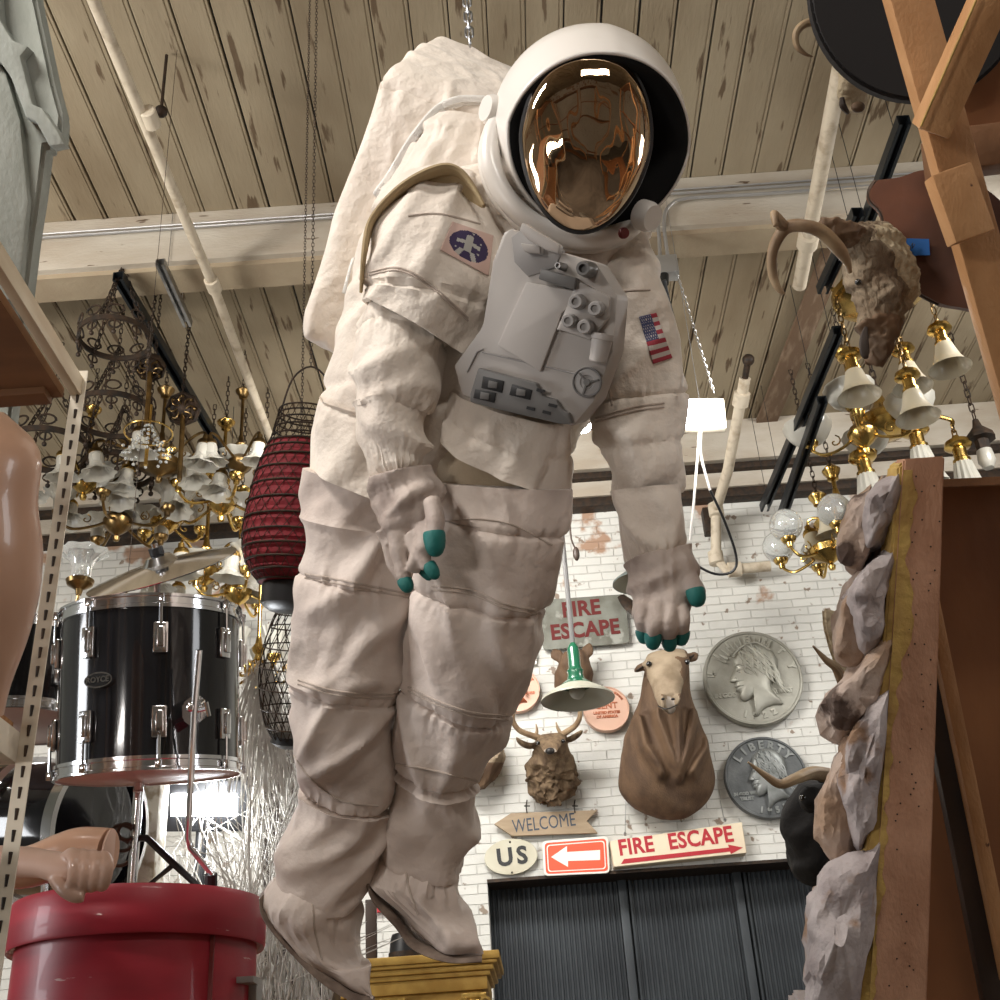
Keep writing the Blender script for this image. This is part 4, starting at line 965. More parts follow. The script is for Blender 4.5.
# cymbal
cy_ = thing('cymbal', 'tilted silver cymbal above the black drum', 'cymbal', P(163, 600, 2.95)); cc = P(160, 563, 2.95)
nn = (UP * .95 - RT * .25 - FW * .15).normalized(); x, y, z = frame(nn, RT); M = mat4(cc, x, y, z)
bm = BM(); lathe(bm, [(.185, -.022), (.186, -.020), (.12, -.008), (.045, 0), (.03, .018), (.006, .024), (.004, .022), (.028, .015), (.044, -.003), (.12, -.011), (.185, -.023)], 72, M, cap=False); obj('cymbal_plate', bm, MT['chrome'], cy_)
bm = BM(); tube(bm, [V((cc.x, cc.y, z1 - .0)), cc + nn * .02, cc + nn * .05], .008, 10); obj('rod', bm, MT['chrome'], cy_)
bm = BM(); tube(bm, [cc + nn * .022, cc + nn * .04], .018, 12); obj('felt', bm, MT['black'], cy_)
# work lamp behind the branches
lam = thing('work_lamp', 'glaring white work lamp shining through the dry branches', 'lamp', P(200, 830, 3.9))
defm('led', (1, 1, 1), .5, emit=(.93, .96, 1.0), estr=60)
lx, ly, lz = frame(-FW, RT)
bm = BM(); box(bm, (0, 0, 0), (.21, .07, .02), mat4(P(204, 805, 3.88), RT, UP, -FW), bev=.004); obj('glowing_panel', bm, MT['led'], lam)
bm = BM(); box(bm, (0, 0, -.04), (.31, .17, .06), mat4(P(202, 807, 3.88), RT, UP, -FW), bev=.01); pq = P(202, 830, 3.92); tube(bm, [pq, V((pq.x, pq.y, pft))], .02, 10); obj('lamp_housing', bm, MT['black'], lam)
l = bpy.data.lights.new('work_lamp_light', 'POINT'); l.energy = 12; l.shadow_soft_size = .08; l.color = (.92, .96, 1); lo = bpy.data.objects.new('work_lamp_light', l); COL.objects.link(lo); lo.location = P(202, 807, 3.75)
# dry branches: uncountable
defm('branch', (.60, .58, .54), .9, col2=(.40, .37, .33), scale=20)
def branches(bx0, bx1, d0, d1, n, ytop, seed, lab, spread=.25):
    rn = random.Random(seed); bm = BM()
    for i in range(n):
        px = rn.uniform(bx0, bx1); d = rn.uniform(d0, d1); b0 = P(px, 1010, d); b0 = V((b0.x * .98 + P((bx0 + bx1) / 2, 1010, d).x * .02, b0.y, pft - .0))
        h = zat(px, rn.uniform(ytop, ytop + 220), b0.y) - pft; pts = [b0]; dx, dy = max(-.3, min(.22, rn.gauss(0, spread))), rn.gauss(0, .12)
        for k in range(1, 8):
            t = k / 7; pts.append(b0 + V((dx * t * t * .6 + rn.gauss(0, .018) , dy * t, h * t)))
        r0 = rn.uniform(.003, .006); rr = [r0 * (1 - .75 * k / 7) for k in range(8)]; tube(bm, pts, rr, 4, 2, cap=False)
        for _ in range(rn.randint(2, 4)):
            j = rn.randint(3, 6); q = pts[j]; v = V((rn.gauss(0, .13), rn.gauss(0, .06), rn.uniform(.06, .2))); tube(bm, [q, q + v * .5 + V((rn.gauss(0, .01), 0, 0)), q + v], [rr[j] * .7, rr[j] * .6, .0008], 3, 2, cap=False)
    return one('dried_branches', bm, MT['branch'], lab, 'branches', kind=None) if False else tag(one('dried_branches', bm, MT['branch'], lab, 'branches'), kind='stuff')
branches(250, 330, 3.35, 3.75, 120, 640, 3, 'pale dry branches in a tall thicket behind the left boot', .22)
branches(150, 255, 3.35, 3.8, 90, 760, 9, 'pale dry twigs around the glaring lamp below the drum', .16)
# fine hanging raffia above the thicket
rn = random.Random(12); bm = BM()
for i in range(260):
    x0 = rn.gauss(262, 6); y0 = rn.uniform(660, 690); d = rn.uniform(3.6, 3.8); x1 = x0 + rn.gauss(0, 14) + (x0 - 262) * 2; tube(bm, [P(x0, y0, d), P((x0 + x1) / 2, y0 + 40, d), P(x1, y0 + rn.uniform(70, 130), d)], .0012, 3, 2, cap=False)
tag(one('raffia_fringe', bm, MT['branch'], 'fine pale raffia fringe hanging right of the black drum', 'fringe'), kind='stuff')
# ---- red lantern in a wire basket
defm('lantern_cloth', (.22, .012, .02), .75, bump=.4, bscale=60, col2=(.15, .008, .014), scale=30)
lan = thing('red_lantern', 'dark red cloth lantern wrapped in black wire with a black base behind the astronaut legs', 'lantern', P(283, 612, 3.4))
A = P(307, 412, 3.46); B = P(291, 594, 3.32); zz = (B - A); LL = zz.length; x, y, z = frame(zz, RT); M = mat4(A, x, y, z); u_ = 3.15 / 1200
def pr(t): # cloth radius px by fraction
    return [(0.2, 38), (.27, 43), (.38, 49), (.52, 53), (.66, 56), (.78, 54), (.88, 46), (.95, 34)]
prof = smooth_path([V((r * u_, t * LL, 0)) for t, r in pr(0)], 8)
bm = BM(); P2 = []
for i, p in enumerate(prof): P2.append((p.x * (1 + .018 * math.sin(i * 2.2)), p.y))
lathe(bm, P2, 64, M); obj('cloth_cover', bm, MT['lantern_cloth'], lan)
bm = BM()
for i in range(0, len(prof), 5): lathe(bm, [(prof[i].x * 1.02 + .003 * math.cos(a), prof[i].y + .003 * math.sin(a)) for a in [2 * PI * k / 6 for k in range(7)]], 48, M, cap=False)
obj('wire_rings', bm, MT['iron'], lan)
bm = BM(); rn = random.Random(2)
prof2 = smooth_path([V((r * u_, t * LL, 0)) for t, r in [(-.0, 30), (.04, 31), (.09, 33), (.15, 35), (.2, 38)]], 5)
for i in range(0, len(prof2), 4): lathe(bm, [(prof2[i].x + .0025 * math.cos(a), prof2[i].y + .0025 * math.sin(a)) for a in [2 * PI * k / 6 for k in range(7)]], 40, M, cap=False)
allp = [(p.x * 1.02, p.y) for p in prof2 + prof[1:]]
for k in range(26):
    for sgn in (1, -1):
        a0 = 2 * PI * k / 26; tube(bm, [M @ V((r * math.cos(a0 + sgn * zq * 5.0), r * math.sin(a0 + sgn * zq * 5.0), zq)) for r, zq in allp[::2]], .0011, 3, cap=False)
tube(bm, [M @ V((.075, 0, 0)), M @ V((.05, 0, -.1)), M @ V((0, 0, -.14)), M @ V((-.05, 0, -.1)), M @ V((-.075, 0, 0))], .003, 6, 4)
obj('wire_basket', bm, MT['iron'], lan)
bm = BM(); lathe(bm, [(28 * u_, LL * .94), (31 * u_, LL * .96), (31 * u_, LL * 1.06), (22 * u_, LL * 1.09), (.001, LL * 1.09)], 48, M); obj('lantern_base', bm, MT['black'], lan)
h0 = M @ V((0, 0, -.14)); chain(V((h0.x, h0.y, CEIL)), h0, .008, .0010, 'thin dark chain holding the red lantern', MT['iron'])
# wire lantern without its cloth
lan2 = thing('wire_lantern', 'bare black wire lantern cage hanging below the red lantern', 'lantern', P(285, 750, 3.5))
A = P(298, 606, 3.5); B = P(290, 742, 3.5); LL = (B - A).length; x, y, z = frame(B - A, RT); M = mat4(A, x, y, z)
prof = smooth_path([V((r * u_, t * LL, 0)) for t, r in [(0, 20), (.12, 28), (.35, 37), (.6, 38), (.85, 30), (1, 18)]], 5)
bm = BM()
for i in range(0, len(prof), 3): lathe(bm, [(prof[i].x + .0022 * math.cos(a), prof[i].y + .0022 * math.sin(a)) for a in [2 * PI * k / 6 for k in range(7)]], 40, M, cap=False)
for k in range(18):
    for sgn in (1, -1):
        a0 = 2 * PI * k / 18; tube(bm, [M @ V((p.x * math.cos(a0 + sgn * p.y * 4), p.x * math.sin(a0 + sgn * p.y * 4), p.y)) for p in prof[::2]], .0016, 3, cap=False)
obj('wire_cage', bm, MT['iron'], lan2)
bm = BM(); lathe(bm, [(20 * u_, LL * .95), (22 * u_, LL), (12 * u_, LL * 1.04), (.001, LL * 1.05)], 32, M); obj('lantern_base', bm, MT['black'], lan2)
chain(M @ V((0, 0, -.0)), V((A.x, A.y, CEIL)), .007, .001, 'thin chain holding the bare wire lantern', MT['iron'])

# dark backdrop added behind the branches, in the form of a cabinet
defm('dark_wood', (.05, .03, .02), .5, col2=(.03, .02, .015), scale=6)
dk = thing('dark_backdrop', 'dark wooden cabinet shape added as a backdrop behind the dry branches', 'cabinet', P(300, 990, 4.7))
a = P(262, 720, 4.6); b = P(326, 720, 4.6)
bm = BM(); box(bm, ((a.x + b.x) / 2, a.y + .2, a.z / 2), (b.x - a.x, .4, a.z), bev=.01); obj('body', bm, MT['dark_wood'], dk)
bm = BM(); box(bm, ((a.x + b.x) / 2, a.y - .01, a.z / 2 + .7), (b.x - a.x - .08, .02, a.z - 1.6), bev=.006); obj('door', bm, MT['dark_wood'], dk)
# ================================================================== chandeliers
defm('milk_glass', (.60, .575, .50), .28, col2=(.50, .48, .42), scale=12, trans=.35, coat=.3)
defm('warm_glass', (.52, .46, .34), .3, trans=.2, coat=.3)
defm('clear_glass', (.85, .87, .85), .05, trans=.75, coat=.4)
def shade_bm(kind, M, s=1.0, m=None):
    bm = BM()
    if kind == 'tulip':      # opens along -z, ruffled
        pr = [(.022, 0), (.028, -.008), (.030, -.022), (.029, -.045), (.036, -.068), (.052, -.088), (.072, -.100), (.070, -.097), (.050, -.084), (.034, -.066), (.026, -.045), (.026, -.015)]
        rf = lambda t, a: .13 * math.sin(a * 8) * min(max(t * 2 - .5, 0), 1) * (1 if t < .62 else max(0, (1 - t) * 2.2))
    elif kind == 'bell':     # smooth bell
        pr = [(.022, 0), (.027, -.006), (.033, -.03), (.042, -.06), (.057, -.088), (.068, -.098), (.066, -.096), (.054, -.086), (.039, -.06), (.030, -.03), (.024, -.01)]
        rf = None
    elif kind == 'fluted':
        pr = [(.020, 0), (.026, -.006), (.032, -.04), (.042, -.085), (.058, -.125), (.056, -.124), (.040, -.085), (.030, -.04), (.022, -.01)]
        rf = lambda t, a: .05 * math.sin(a * 14)
    elif kind == 'globe':
        pr = [(.028, 0)] + [(.066 * math.sin(t), -.060 + .066 * math.cos(t)) for t in [math.radians(25 + i * 11) for i in range(13)]]
        pr = [(r, z) for r, z in pr] + [(.025, -.122), (.024, -.118)]; rf = None
    elif kind == 'bowl':     # wide dish, opens along -z
        pr = [(.03, 0), (.05, -.006), (.075, -.03), (.09, -.06), (.094, -.085), (.091, -.085), (.087, -.06), (.072, -.033), (.048, -.012), (.028, -.006)]
        rf = lambda t, a: .04 * abs(math.sin(a * 5)) * (1 if t < .6 else .8)
    lathe(bm, [(r * s, z * s) for r, z in pr], 48 if kind in ('tulip', 'fluted', 'bowl') else 28, M, ruffle=rf, cap=False)
    return bm
KS = {}
def place(px, py, d0, Z):
    p = PZ(px, py, Z)
    if p.y > 7.15: p = PY(px, py, 7.15 - (px % 7) * .04)
    KS[tuple(p)] = dep(p) / d0
    return tuple(p)
def pcs(px, py, d): return place(px, py, d, 5.45 - (px % 5) * .05)
def chandelier(lab, hub, n, R, kind, up, brass='brass', stem=.45, phase=0, s=1.0, drop=.05, glass='milk_glass', body=1.0, group=None, chainup=True):
    t = thing('chandelier', lab, 'chandelier', hub, group); br = MT[brass]; K = KS.get(tuple(hub), 1); t.scale = (K, K, K); stem = min(stem, (CEIL - hub[2]) / K * .55)
    bm = BM(); lathe(bm, [(.001, -.10 * s), (.012 * s, -.095 * s), (.016 * s, -.08 * s), (.008 * s, -.07 * s), (.03 * s, -.055 * s), (.055 * s * body, -.03 * s), (.06 * s * body, -.005), (.045 * s, .02 * s), (.02 * s, .035 * s), (.014 * s, .06 * s), (.026 * s, .075 * s), (.03 * s, .09 * s), (.016 * s, .11 * s), (.011 * s, .14 * s)], 28); obj('hub', bm, br, t, local=True)
    bm = BM(); lathe(bm, [(.008, .13 * s), (.008, stem), (.02, stem + .005), (.022, stem + .02), (.035 * s, stem + .035), (.038 * s, stem + .045), (.01, stem + .07), (.001, stem + .07)], 20); obj('stem', bm, br, t, local=True)
    if chainup:
        L = (CEIL - hub[2]) / K; cb_ = chain((0, 0, stem + .06), (0, 0, L), .014, .002, ''); obj('suspension_chain', cb_, MT['iron'], t, local=True)
    for k in range(n):
        a = phase + 2 * PI * k / n; c, s_ = math.cos(a), math.sin(a); rd = V((c, s_, 0)); sg = 1 if up else -1
        bm = BM()
        path = [rd * .03 * s, rd * R * .35 + V((0, 0, -drop * sg * .3 - .02 * (up))), rd * R * .75 + V((0, 0, -.06 * s if up else .05 * s)), rd * R * .98 + V((0, 0, -.03 * s if up else .045 * s)), rd * R + V((0, 0, 0.0 if up else 0.01))]
        tube(bm, path, [.007 * s, .006 * s, .0065 * s, .006 * s, .006 * s], 8, 6)
        tube(bm, [rd * R * .55 + V((0, 0, -.01)) + rd * .025 * math.sin(q * .6) * (q / 10) + V((0, 0, .025 * math.cos(q * .6) * (q / 10))) for q in range(11)], .003 * s, 6)
        ar = obj('arm', bm, br, t, local=True)
        Ms = Matrix.Translation(rd * R) @ (Matrix.Rotation(PI, 4, 'X') if up else Matrix()) @ (Matrix.Rotation(.18, 4, V((-s_, c, 0))) if not up else Matrix())
        bm = BM(); lathe(bm, [(.001, .03 * s), (.012 * s, .028 * s), (.014 * s, .01 * s), (.024 * s, .006 * s), (.030 * s, -.004 * s), (.031 * s, -.014 * s), (.026 * s, -.016 * s), (.001, -.012 * s)], 20, Ms); obj('shade_holder', bm, br, ar, local=True)
        obj('glass_shade', shade_bm(kind, Ms @ Matrix.Translation((0, 0, -.008 * s)), s), MT[glass], ar, local=True)
    return t

# ---- left cluster
chandelier('brass chandelier with downturned tulip shades, highest of the cluster above the black drum', pcs(160, 462, 5.0), 6, .26, 'tulip', False, 'brass_dark', phase=.5, s=1.0, body=1.5)
chandelier('brass chandelier with upturned ruffled shades just left of the red lantern', pcs(222, 500, 5.3), 5, .22, 'tulip', True, 'brass', phase=.2, s=1.1)
chandelier('dark brass chandelier with upturned shades right behind the slotted post', pcs(118, 520, 5.2), 5, .24, 'tulip', True, 'brass_dark', phase=1.0, s=1.05)
chandelier('brass chandelier with small downturned shades behind the cymbal', pcs(205, 570, 4.9), 6, .20, 'tulip', False, 'brass', phase=.3, s=1.0)
chandelier('crowded brass chandelier with drooping shades at the left of the cluster', pcs(85, 480, 5.4), 5, .24, 'tulip', False, 'brass', phase=.9, s=1.05)
chandelier('small brass fixture with upturned glass shades above the left end of the cymbal', pcs(165, 520, 4.7), 4, .16, 'tulip', True, 'brass', phase=.8, s=.95)
chandelier('slim polished brass chandelier with curled arms hanging right beside the drum hoop', pcs(258, 668, 4.6), 5, .12, 'fluted', True, 'brass', phase=.4, s=.9)
chandelier('pair-armed brass fixture with pale shades just above the drum rim on the right', pcs(238, 590, 5.2), 5, .2, 'tulip', True, 'brass', phase=.1, s=1.05)
chandelier('brass fixture with ruffled shades below the end of the long black channel', pcs(240, 462, 5.6), 6, .22, 'tulip', False, 'brass_dark', phase=.1, s=1.0)
# single upturned shade left of drum
t = thing('glass_lamp_shade', 'single clear ruffled shade on a dark cup left of the cymbal', 'lamp shade', P(80, 590, 4.3)); Ms = Matrix.Translation((0, 0, 0)) @ Matrix.Rotation(PI, 4, 'X')
obj('glass_shade', shade_bm('tulip', Ms, 1.2), MT['clear_glass'], t, local=True)
bm = BM(); lathe(bm, [(.001, -.05), (.01, -.05), (.014, -.03), (.045, -.01), (.05, .005), (.03, .01), (.001, .01)], 24); tube(bm, [(0, 0, -.05), (0, 0, -.12), (.05, .02, -.18), (.12, .1, -.1), (.13, .12, .0)], .005, 8, 4); obj('shade_holder', bm, MT['brass_dark'], t, local=True); bm = BM(); tube(bm, [(.13, .12, 0), (.13, .12, CEIL - P(80, 582, 4.3).z)], .0012, 5); obj('hanger_wire', bm, MT['iron'], t, local=True)
t.location = P(80, 582, 4.3)
# ---- iron crown fixtures
def crown(px, py, d, R, h, lab, nd=10, arms=True, chains=3, tilt=0):
    c = V(place(px, py, d, 5.5)); K = KS[tuple(c)]; t = thing('iron_crown_fixture', lab, 'light fixture', c); t.scale = (K, K, K)
    bm = BM(); lathe(bm, [(R, -.012), (R + .008, -.012), (R + .008, .012), (R, .012), (R, -.012)], 48, cap=False)
    obj('ring', bm, MT['iron'], t, local=True)
    for k in range(nd):
        bm = BM()
        a = 2 * PI * k / nd; rd = V((math.cos(a), math.sin(a), 0)); tn = V((-rd.y, rd.x, 0)); p = rd * (R + .004)
        for sg in (-1, 1):
            tube(bm, [p + tn * sg * .028 * math.sin(q * .55) * (1 + q * .02) + V((0, 0, sg * 0 + .02 + .022 * (1 - math.cos(q * .55)))) for q in range(10)], .004, 5)
            tube(bm, [p + tn * sg * .022 * math.sin(q * .6) + V((0, 0, -.015 - .018 * (1 - math.cos(q * .6)))) for q in range(8)], .004, 5)
        sphere(bm, p + V((0, 0, -.07)), .010, u=8, v=6); tube(bm, [p + V((0, 0, -.012)), p + V((0, 0, -.075))], .004, 5)
        obj('scrollwork', bm, MT['iron'], t, local=True)
    for k in range(chains):
        a = 2 * PI * k / chains + .4; p = V((R * math.cos(a), R * math.sin(a), 0)); b2 = chain(p, (0, 0, min(.42, (CEIL - c.z) / K * .6)), .016, .003, ''); obj('support_chain', b2, MT['iron'], t, local=True)
    b2 = chain((0, 0, min(.42, (CEIL - c.z) / K * .6)), (0, 0, (CEIL - c.z) / K), .014, .002, ''); obj('support_chain', b2, MT['iron'], t, local=True)
    return t
crown(115, 338, 4.9, .14, .1, 'round wrought-iron crown fixture highest on the left under the beam')
crown(112, 415, 5.1, .17, .1, 'wider iron crown ring hanging below the highest one')
crown(48, 450, 4.7, .16, .1, 'iron crown ring between the mannequin and the slotted post')
crown(118, 470, 4.6, .13, .1, 'dark iron ring with chains directly above the drum, lowest of the crowns')
def medallion(px, py, d, R, lab, face=None):
    c = V(place(px, py, d, 5.6)); K = KS[tuple(c)]; t = thing('ceiling_medallion', lab, 'light fixture', c); t.scale = (K, K, K); x, y, z = frame(face or -FW, RT); M = mat4((0, 0, 0), x, y, z)
    bm = BM(); lathe(bm, [(.001, -.02), (R, -.02), (R * 1.05, 0), (R * .95, .012), (R * .8, .006), (R * .65, .02), (R * .5, .01), (R * .3, .02), (.001, .022)], 8, M); obj('plate', bm, MT['iron'], t, local=True)
    bm = BM()
    for k in range(8):
        a = 2 * PI * k / 8; sphere(bm, M @ V((R * .72 * math.cos(a), R * .72 * math.sin(a), .012)), R * .13, u=8, v=6); tube(bm, [M @ V((R * .25 * math.cos(a), R * .25 * math.sin(a), .018)), M @ V((R * .55 * math.cos(a + .3), R * .55 * math.sin(a + .3), .022)), M @ V((R * .8 * math.cos(a), R * .8 * math.sin(a), .016))], R * .05, 6, 3)
    obj('relief', bm, MT['brass_dark'], t, local=True); b2 = chain(M @ V((0, R, 0)), V((0, 0, (CEIL - c.z) / K)), .012, .002, ''); obj('suspension_chain', b2, MT['iron'], t, local=True)
    bm = BM(); tube(bm, [(0, 0, -.0), (.0, .01, -.1), (0, .02, -.3)], .01, 8); obj('rod', bm, MT['brass_dark'], t, local=True)
medallion(183, 409, 4.6, .066, 'dark octagonal ceiling plate hanging against the long black channel')
medallion(150, 368, 4.7, .06, 'dished iron canopy hanging right of the crown fixtures', V((0.1, -.5, -1)))
# crystal strands
defm('crystal', (.8, .82, .8), .05, trans=.7)
cp_ = PZ(150, 415, 5.3); cr = thing('crystal_pendant', 'small pendant with strings of glass crystals below the iron canopy', 'pendant lamp', cp_); cr.scale = (1.3,) * 3; bm = BM(); rn = random.Random(8)
for k in range(10):
    a = 2 * PI * k / 10
    for j in range(7): 
        q = V((math.cos(a) * .10 * (j / 7 + .15), math.sin(a) * .10 * (j / 7 + .15), -.03 * (7 - abs(j - 5)) )); sphere(bm, q, .0075, u=6, v=4)
obj('crystal_strings', bm, MT['crystal'], cr, local=True, smooth=False)
bm = BM(); tube(bm, [(0, 0, -.25), (0, 0, .05)], .008, 8); loop_tube(bm, circle((0, 0, -.09), V((1, 0, 0)), V((0, 1, 0)), .1, 28), .004, 6); obj('frame', bm, MT['brass'], cr, local=True); obj('suspension_chain', chain((0, 0, .05), (0, 0, (CEIL - cp_.z) / 1.3), .012, .002, ''), MT['iron'], cr, local=True)
# ---- right cluster: pendant with bell shades
def pan_fixture(lab, hub, R, hangs, kind, s=1.0, panr=.13, glass='warm_glass', chl=.10):
    """brass pan with shades hung on short chains; hangs: list of (dx,dy,len)"""
    K = KS.get(tuple(hub), 1); t = thing('pan_chandelier', lab, 'chandelier', hub); t.scale = (K, K, K); bm = BM()
    lathe(bm, [(.001, -.03), (.02, -.03), (panr * .7, -.02), (panr, .0), (panr * 1.02, .02), (panr * .95, .03), (panr * .85, .025), (panr * .6, .05), (panr * .3, .075), (.02, .09), (.012, .12), (.001, .12)], 40); obj('pan', bm, MT['brass'], t, local=True)
    obj('suspension_chain', chain((0, 0, .1), (0, 0, (CEIL - hub[2]) / K), .016, .0028, ''), MT['iron'], t, local=True)
    for dx, dy, ln in hangs:
        p = V((dx, dy, 0)); r = p.length; bm = BM(); rd = p.normalized()
        tube(bm, [rd * panr * .8, rd * (panr + r) / 2 + V((0, 0, .035)), rd * r + V((0, 0, .02)), p], .007, 8, 5); a = obj('arm', bm, MT['brass'], t, local=True)
        obj('shade_chain', chain(p, p + V((0, 0, -ln)), .014, .0025, ''), MT['brass_dark'], a, local=True)
        M = Matrix.Translation(p + V((0, 0, -ln)))
        bm = BM(); lathe(bm, [(.001, .0), (.010 * s, 0), (.014 * s, -.012 * s), (.036 * s, -.02 * s), (.040 * s, -.034 * s), (.034 * s, -.04 * s), (.020 * s, -.044 * s), (.020 * s, -.075 * s), (.026 * s, -.08 * s), (.026 * s, -.092 * s), (.001, -.09 * s)], 24, M, ruffle=lambda t_, a_: .03 * math.sin(a_ * 12) if .2 < t_ < .5 else 0); obj('shade_holder', bm, MT['brass'], a, local=True)
        obj('glass_shade', shade_bm(kind, M @ Matrix.Translation((0, 0, -.085 * s)), s), MT[glass], a, local=True)
    return t
uR = 4.2
def rel(hub, px, py, d):
    v = P(px, py, d) - V(hub); return v
def pan_at(lab, hpx, d, shades, kind, s, panr, glass, ln=.1, depths=None):
    hub = V(place(hpx[0], hpx[1], d, 5.5)); K = KS[tuple(hub)]; hs = []
    for i, (px, py) in enumerate(shades):   # px,py of the shade holder top
        dd = (d + (depths[i] if depths else 0)) * K; q = P(px, py, dd); v = (q - hub) / K; hs.append((v.x, v.y, max(-v.z, .04)))
    return pan_fixture(lab, tuple(hub), 0, hs, kind, s, panr, glass)
pan_at('brass pan chandelier with cream bell shades right behind the shaggy deer head', (880, 295), 3.9, [(848, 348), (898, 332), (937, 322), (905, 368)], 'bell', 1.0, .15, 'warm_glass', depths=[-.1, .2, .0, -.18])
chandelier('brass chandelier with wide upturned bowls on the right, beside the black channels', pcs(862, 432, 4.0), 4, .17, 'bowl', True, 'brass', phase=2.75, s=.85, stem=.3)
pan_at('cast brass ceiling fixture with long fluted white shades just above the faux rock', (886, 428), 3.7, [(860, 448), (912, 420), (954, 432)], 'fluted', 1.05, .09, 'milk_glass', depths=[-.1, -.1, .0])
# globe chandelier by the wall
g = chandelier('ornate brass chandelier with clear glass globes hanging left of the faux rock', pcs(828, 548, 4.6), 6, .19, 'globe', True, 'brass', phase=.5, s=.95, stem=.18, glass='clear_glass', body=1.4)
chandelier('bulbous brass chandelier body with cream shades facing down next to the globes', pcs(842, 520, 4.3), 4, .13, 'bell', False, 'brass', phase=.9, s=.9, stem=.16, glass='warm_glass', body=1.9)
t = thing('wall_lantern', 'black iron lantern hanging on chains at the right edge', 'lantern', PZ(981, 440, 5.4)); t.scale = (1.6,) * 3; bm = BM()
lathe(bm, [(.001, .10), (.012, .095), (.02, .06), (.055, .02), (.06, .0), (.03, -.005), (.03, -.05), (.001, -.05)], 8); obj('hood', bm, MT['iron'], t, local=True)
obj('suspension_chain', chain((0, 0, .1), (0, 0, .9 / 1.6), .02, .003, ''), MT['iron'], t, local=True)
bm = BM(); lathe(bm, [(.03, -.05), (.035, -.1), (.02, -.13), (.001, -.13)], 16); obj('glass_shade', bm, MT['milk_glass'], t, local=True)
# ---- shop light, bulb, junction box
sl = thing('shop_light', 'bright white shop light panel hanging from wires beside the raised sleeve', 'light', P(702, 425, 5.2))
Mx = mat4(P(700, 411, 5.2), RT, UP * .9 + FW * .4, -FW * .9 + UP * .4)
defm('led_hot', (1, 1, 1), .5, emit=(1.0, .99, .95), estr=45)
bm = BM(); box(bm, (0, 0, 0), (.20, .11, .02), Mx, bev=.004); obj('glowing_panel', bm, MT['led_hot'], sl)
bm = BM(); box(bm, (0, 0, -.04), (.23, .15, .05), Mx, bev=.01); obj('housing', bm, MT['cream_steel'], sl)
cw = P(672, 268, 5.0)
bm = BM(); tube(bm, [P(664, 280, 5.0), P(668, 300, 5.02), P(675, 330, 5.05), P(677, 370, 5.1), P(684, 398, 5.2)], .009, 8, 5); obj('power_cord', bm, MT['black'], sl)
bm = BM(); q_ = P(700, 404, 5.2); tube(bm, [q_, V((q_.x, q_.y, CEIL))], .0015, 5); obj('hanger_wire', bm, MT['steel'], sl)
obj('hanging_chain', chain(P(714, 392, 5.2), P(676, 270, 5.0), .009, .0012, ''), MT['steel'], sl)
bm = BM(); tube(bm, [P(700, 425, 5.2), P(698, 450, 5.25), P(694, 500, 5.3), P(690, 540, 5.35)], .006, 8, 5); tube(bm, [P(701, 425, 5.2), P(701, 455, 5.25), P(710, 490, 5.3)], .006, 8, 5); obj('hanging_cable', bm, MT['zip'], sl)
bm = BM(); tube(bm, [P(710, 490, 5.3), P(724, 520, 5.35), P(736, 555, 5.4), P(733, 571, 5.4), P(715, 574, 5.4), P(694, 564, 5.4)], .006, 8, 5); obj('hanging_cable', bm, MT['black'], sl)
l = bpy.data.lights.new('shop_light_glow', 'POINT'); l.energy = 26; l.shadow_soft_size = .08; l.color = (1, .98, .93); lo = bpy.data.objects.new('shop_light_glow', l); COL.objects.link(lo); lo.location = P(700, 415, 5.02)
jb = thing('junction_box', 'grey electrical box with conduit bends on the beam right of the helmet', 'electrical box', P(667, 280, 5.6)); bm = BM()
zb_ = PY(667, 268, BY - .15); sc_ = 1
box(bm, PY(667, 268, BY - .17), (.11, .08, .12), bev=.006); obj('box_body', bm, MT['galv'], jb)
yj = BY - .15
bm = BM(); tube(bm, [PY(660, 258, yj), PY(658, 225, yj), PY(652, 208, yj), PY(640, 200, yj), PY(600, 200, yj)], .010, 8, 4); tube(bm, [PY(668, 258, yj), PY(664, 222, yj), PY(670, 205, yj), PY(690, 198, yj), PY(760, 194, yj), PY(870, 186, yj)], .010, 8, 4); obj('conduit', bm, MT['galv'], jb)
bm = BM(); tube(bm, [PY(664, 275, BY - .22), PY(664, 284, BY - .22)], .025, 12); obj('plug', bm, MT['black'], jb)
bl = thing('bare_bulb', 'small bare glowing bulb between the chest unit and raised sleeve', 'light bulb', P(583, 425, 5.9)); bm = BM(); sphere(bm, P(583, 425, 5.9), .042); obj('bulb', bm, MT['led_hot'], bl)
bm = BM(); tube(bm, [P(581, 417, 5.9), V((P(581, 417, 5.9).x, P(581, 417, 5.9).y, CEIL))], .012, 8); obj('socket', bm, MT['black'], bl)
# ================================================================== things on and near the brick wall
def WM(px, py, off=.01, rot=0.0):
    p = PY(px, py, WY - off); M = mat4(p, V((1, 0, 0)), V((0, 0, 1)), V((0, -1, 0))); return M @ Matrix.Rotation(rot, 4, 'Z')
def ww(px, py, off=.01): return PY(px, py, WY - off)
def uw(px, py): return dep(PY(px, py, WY)) / FPX
def wslab(pix, off, th, m, bev=.003, bm=None, mi=0):
    b = BM(); prism(b, [ww(x, y, off + th) for x, y in pix], V((0, th, 0)), mi); bmesh.ops.recalc_face_normals(b, faces=b.faces)
    if bev: bmesh.ops.bevel(b, geom=list(b.edges), offset=bev, segments=1, affect='EDGES', clamp_overlap=True)
    return b
def wtext(s, px, py, hpx, off, rot=0, bold=.0, sx=1.0, depth=.001, spacing=1.0, quad=None):
    u = uw(px, py); t = text_bm(s, hpx * u * 1.38, depth, bold * u, spacing=spacing); M = WM(px, py, off, rot) @ Matrix.Diagonal((sx, 1, 1, 1)); b = BM(); add_bm(b, t, M); return b
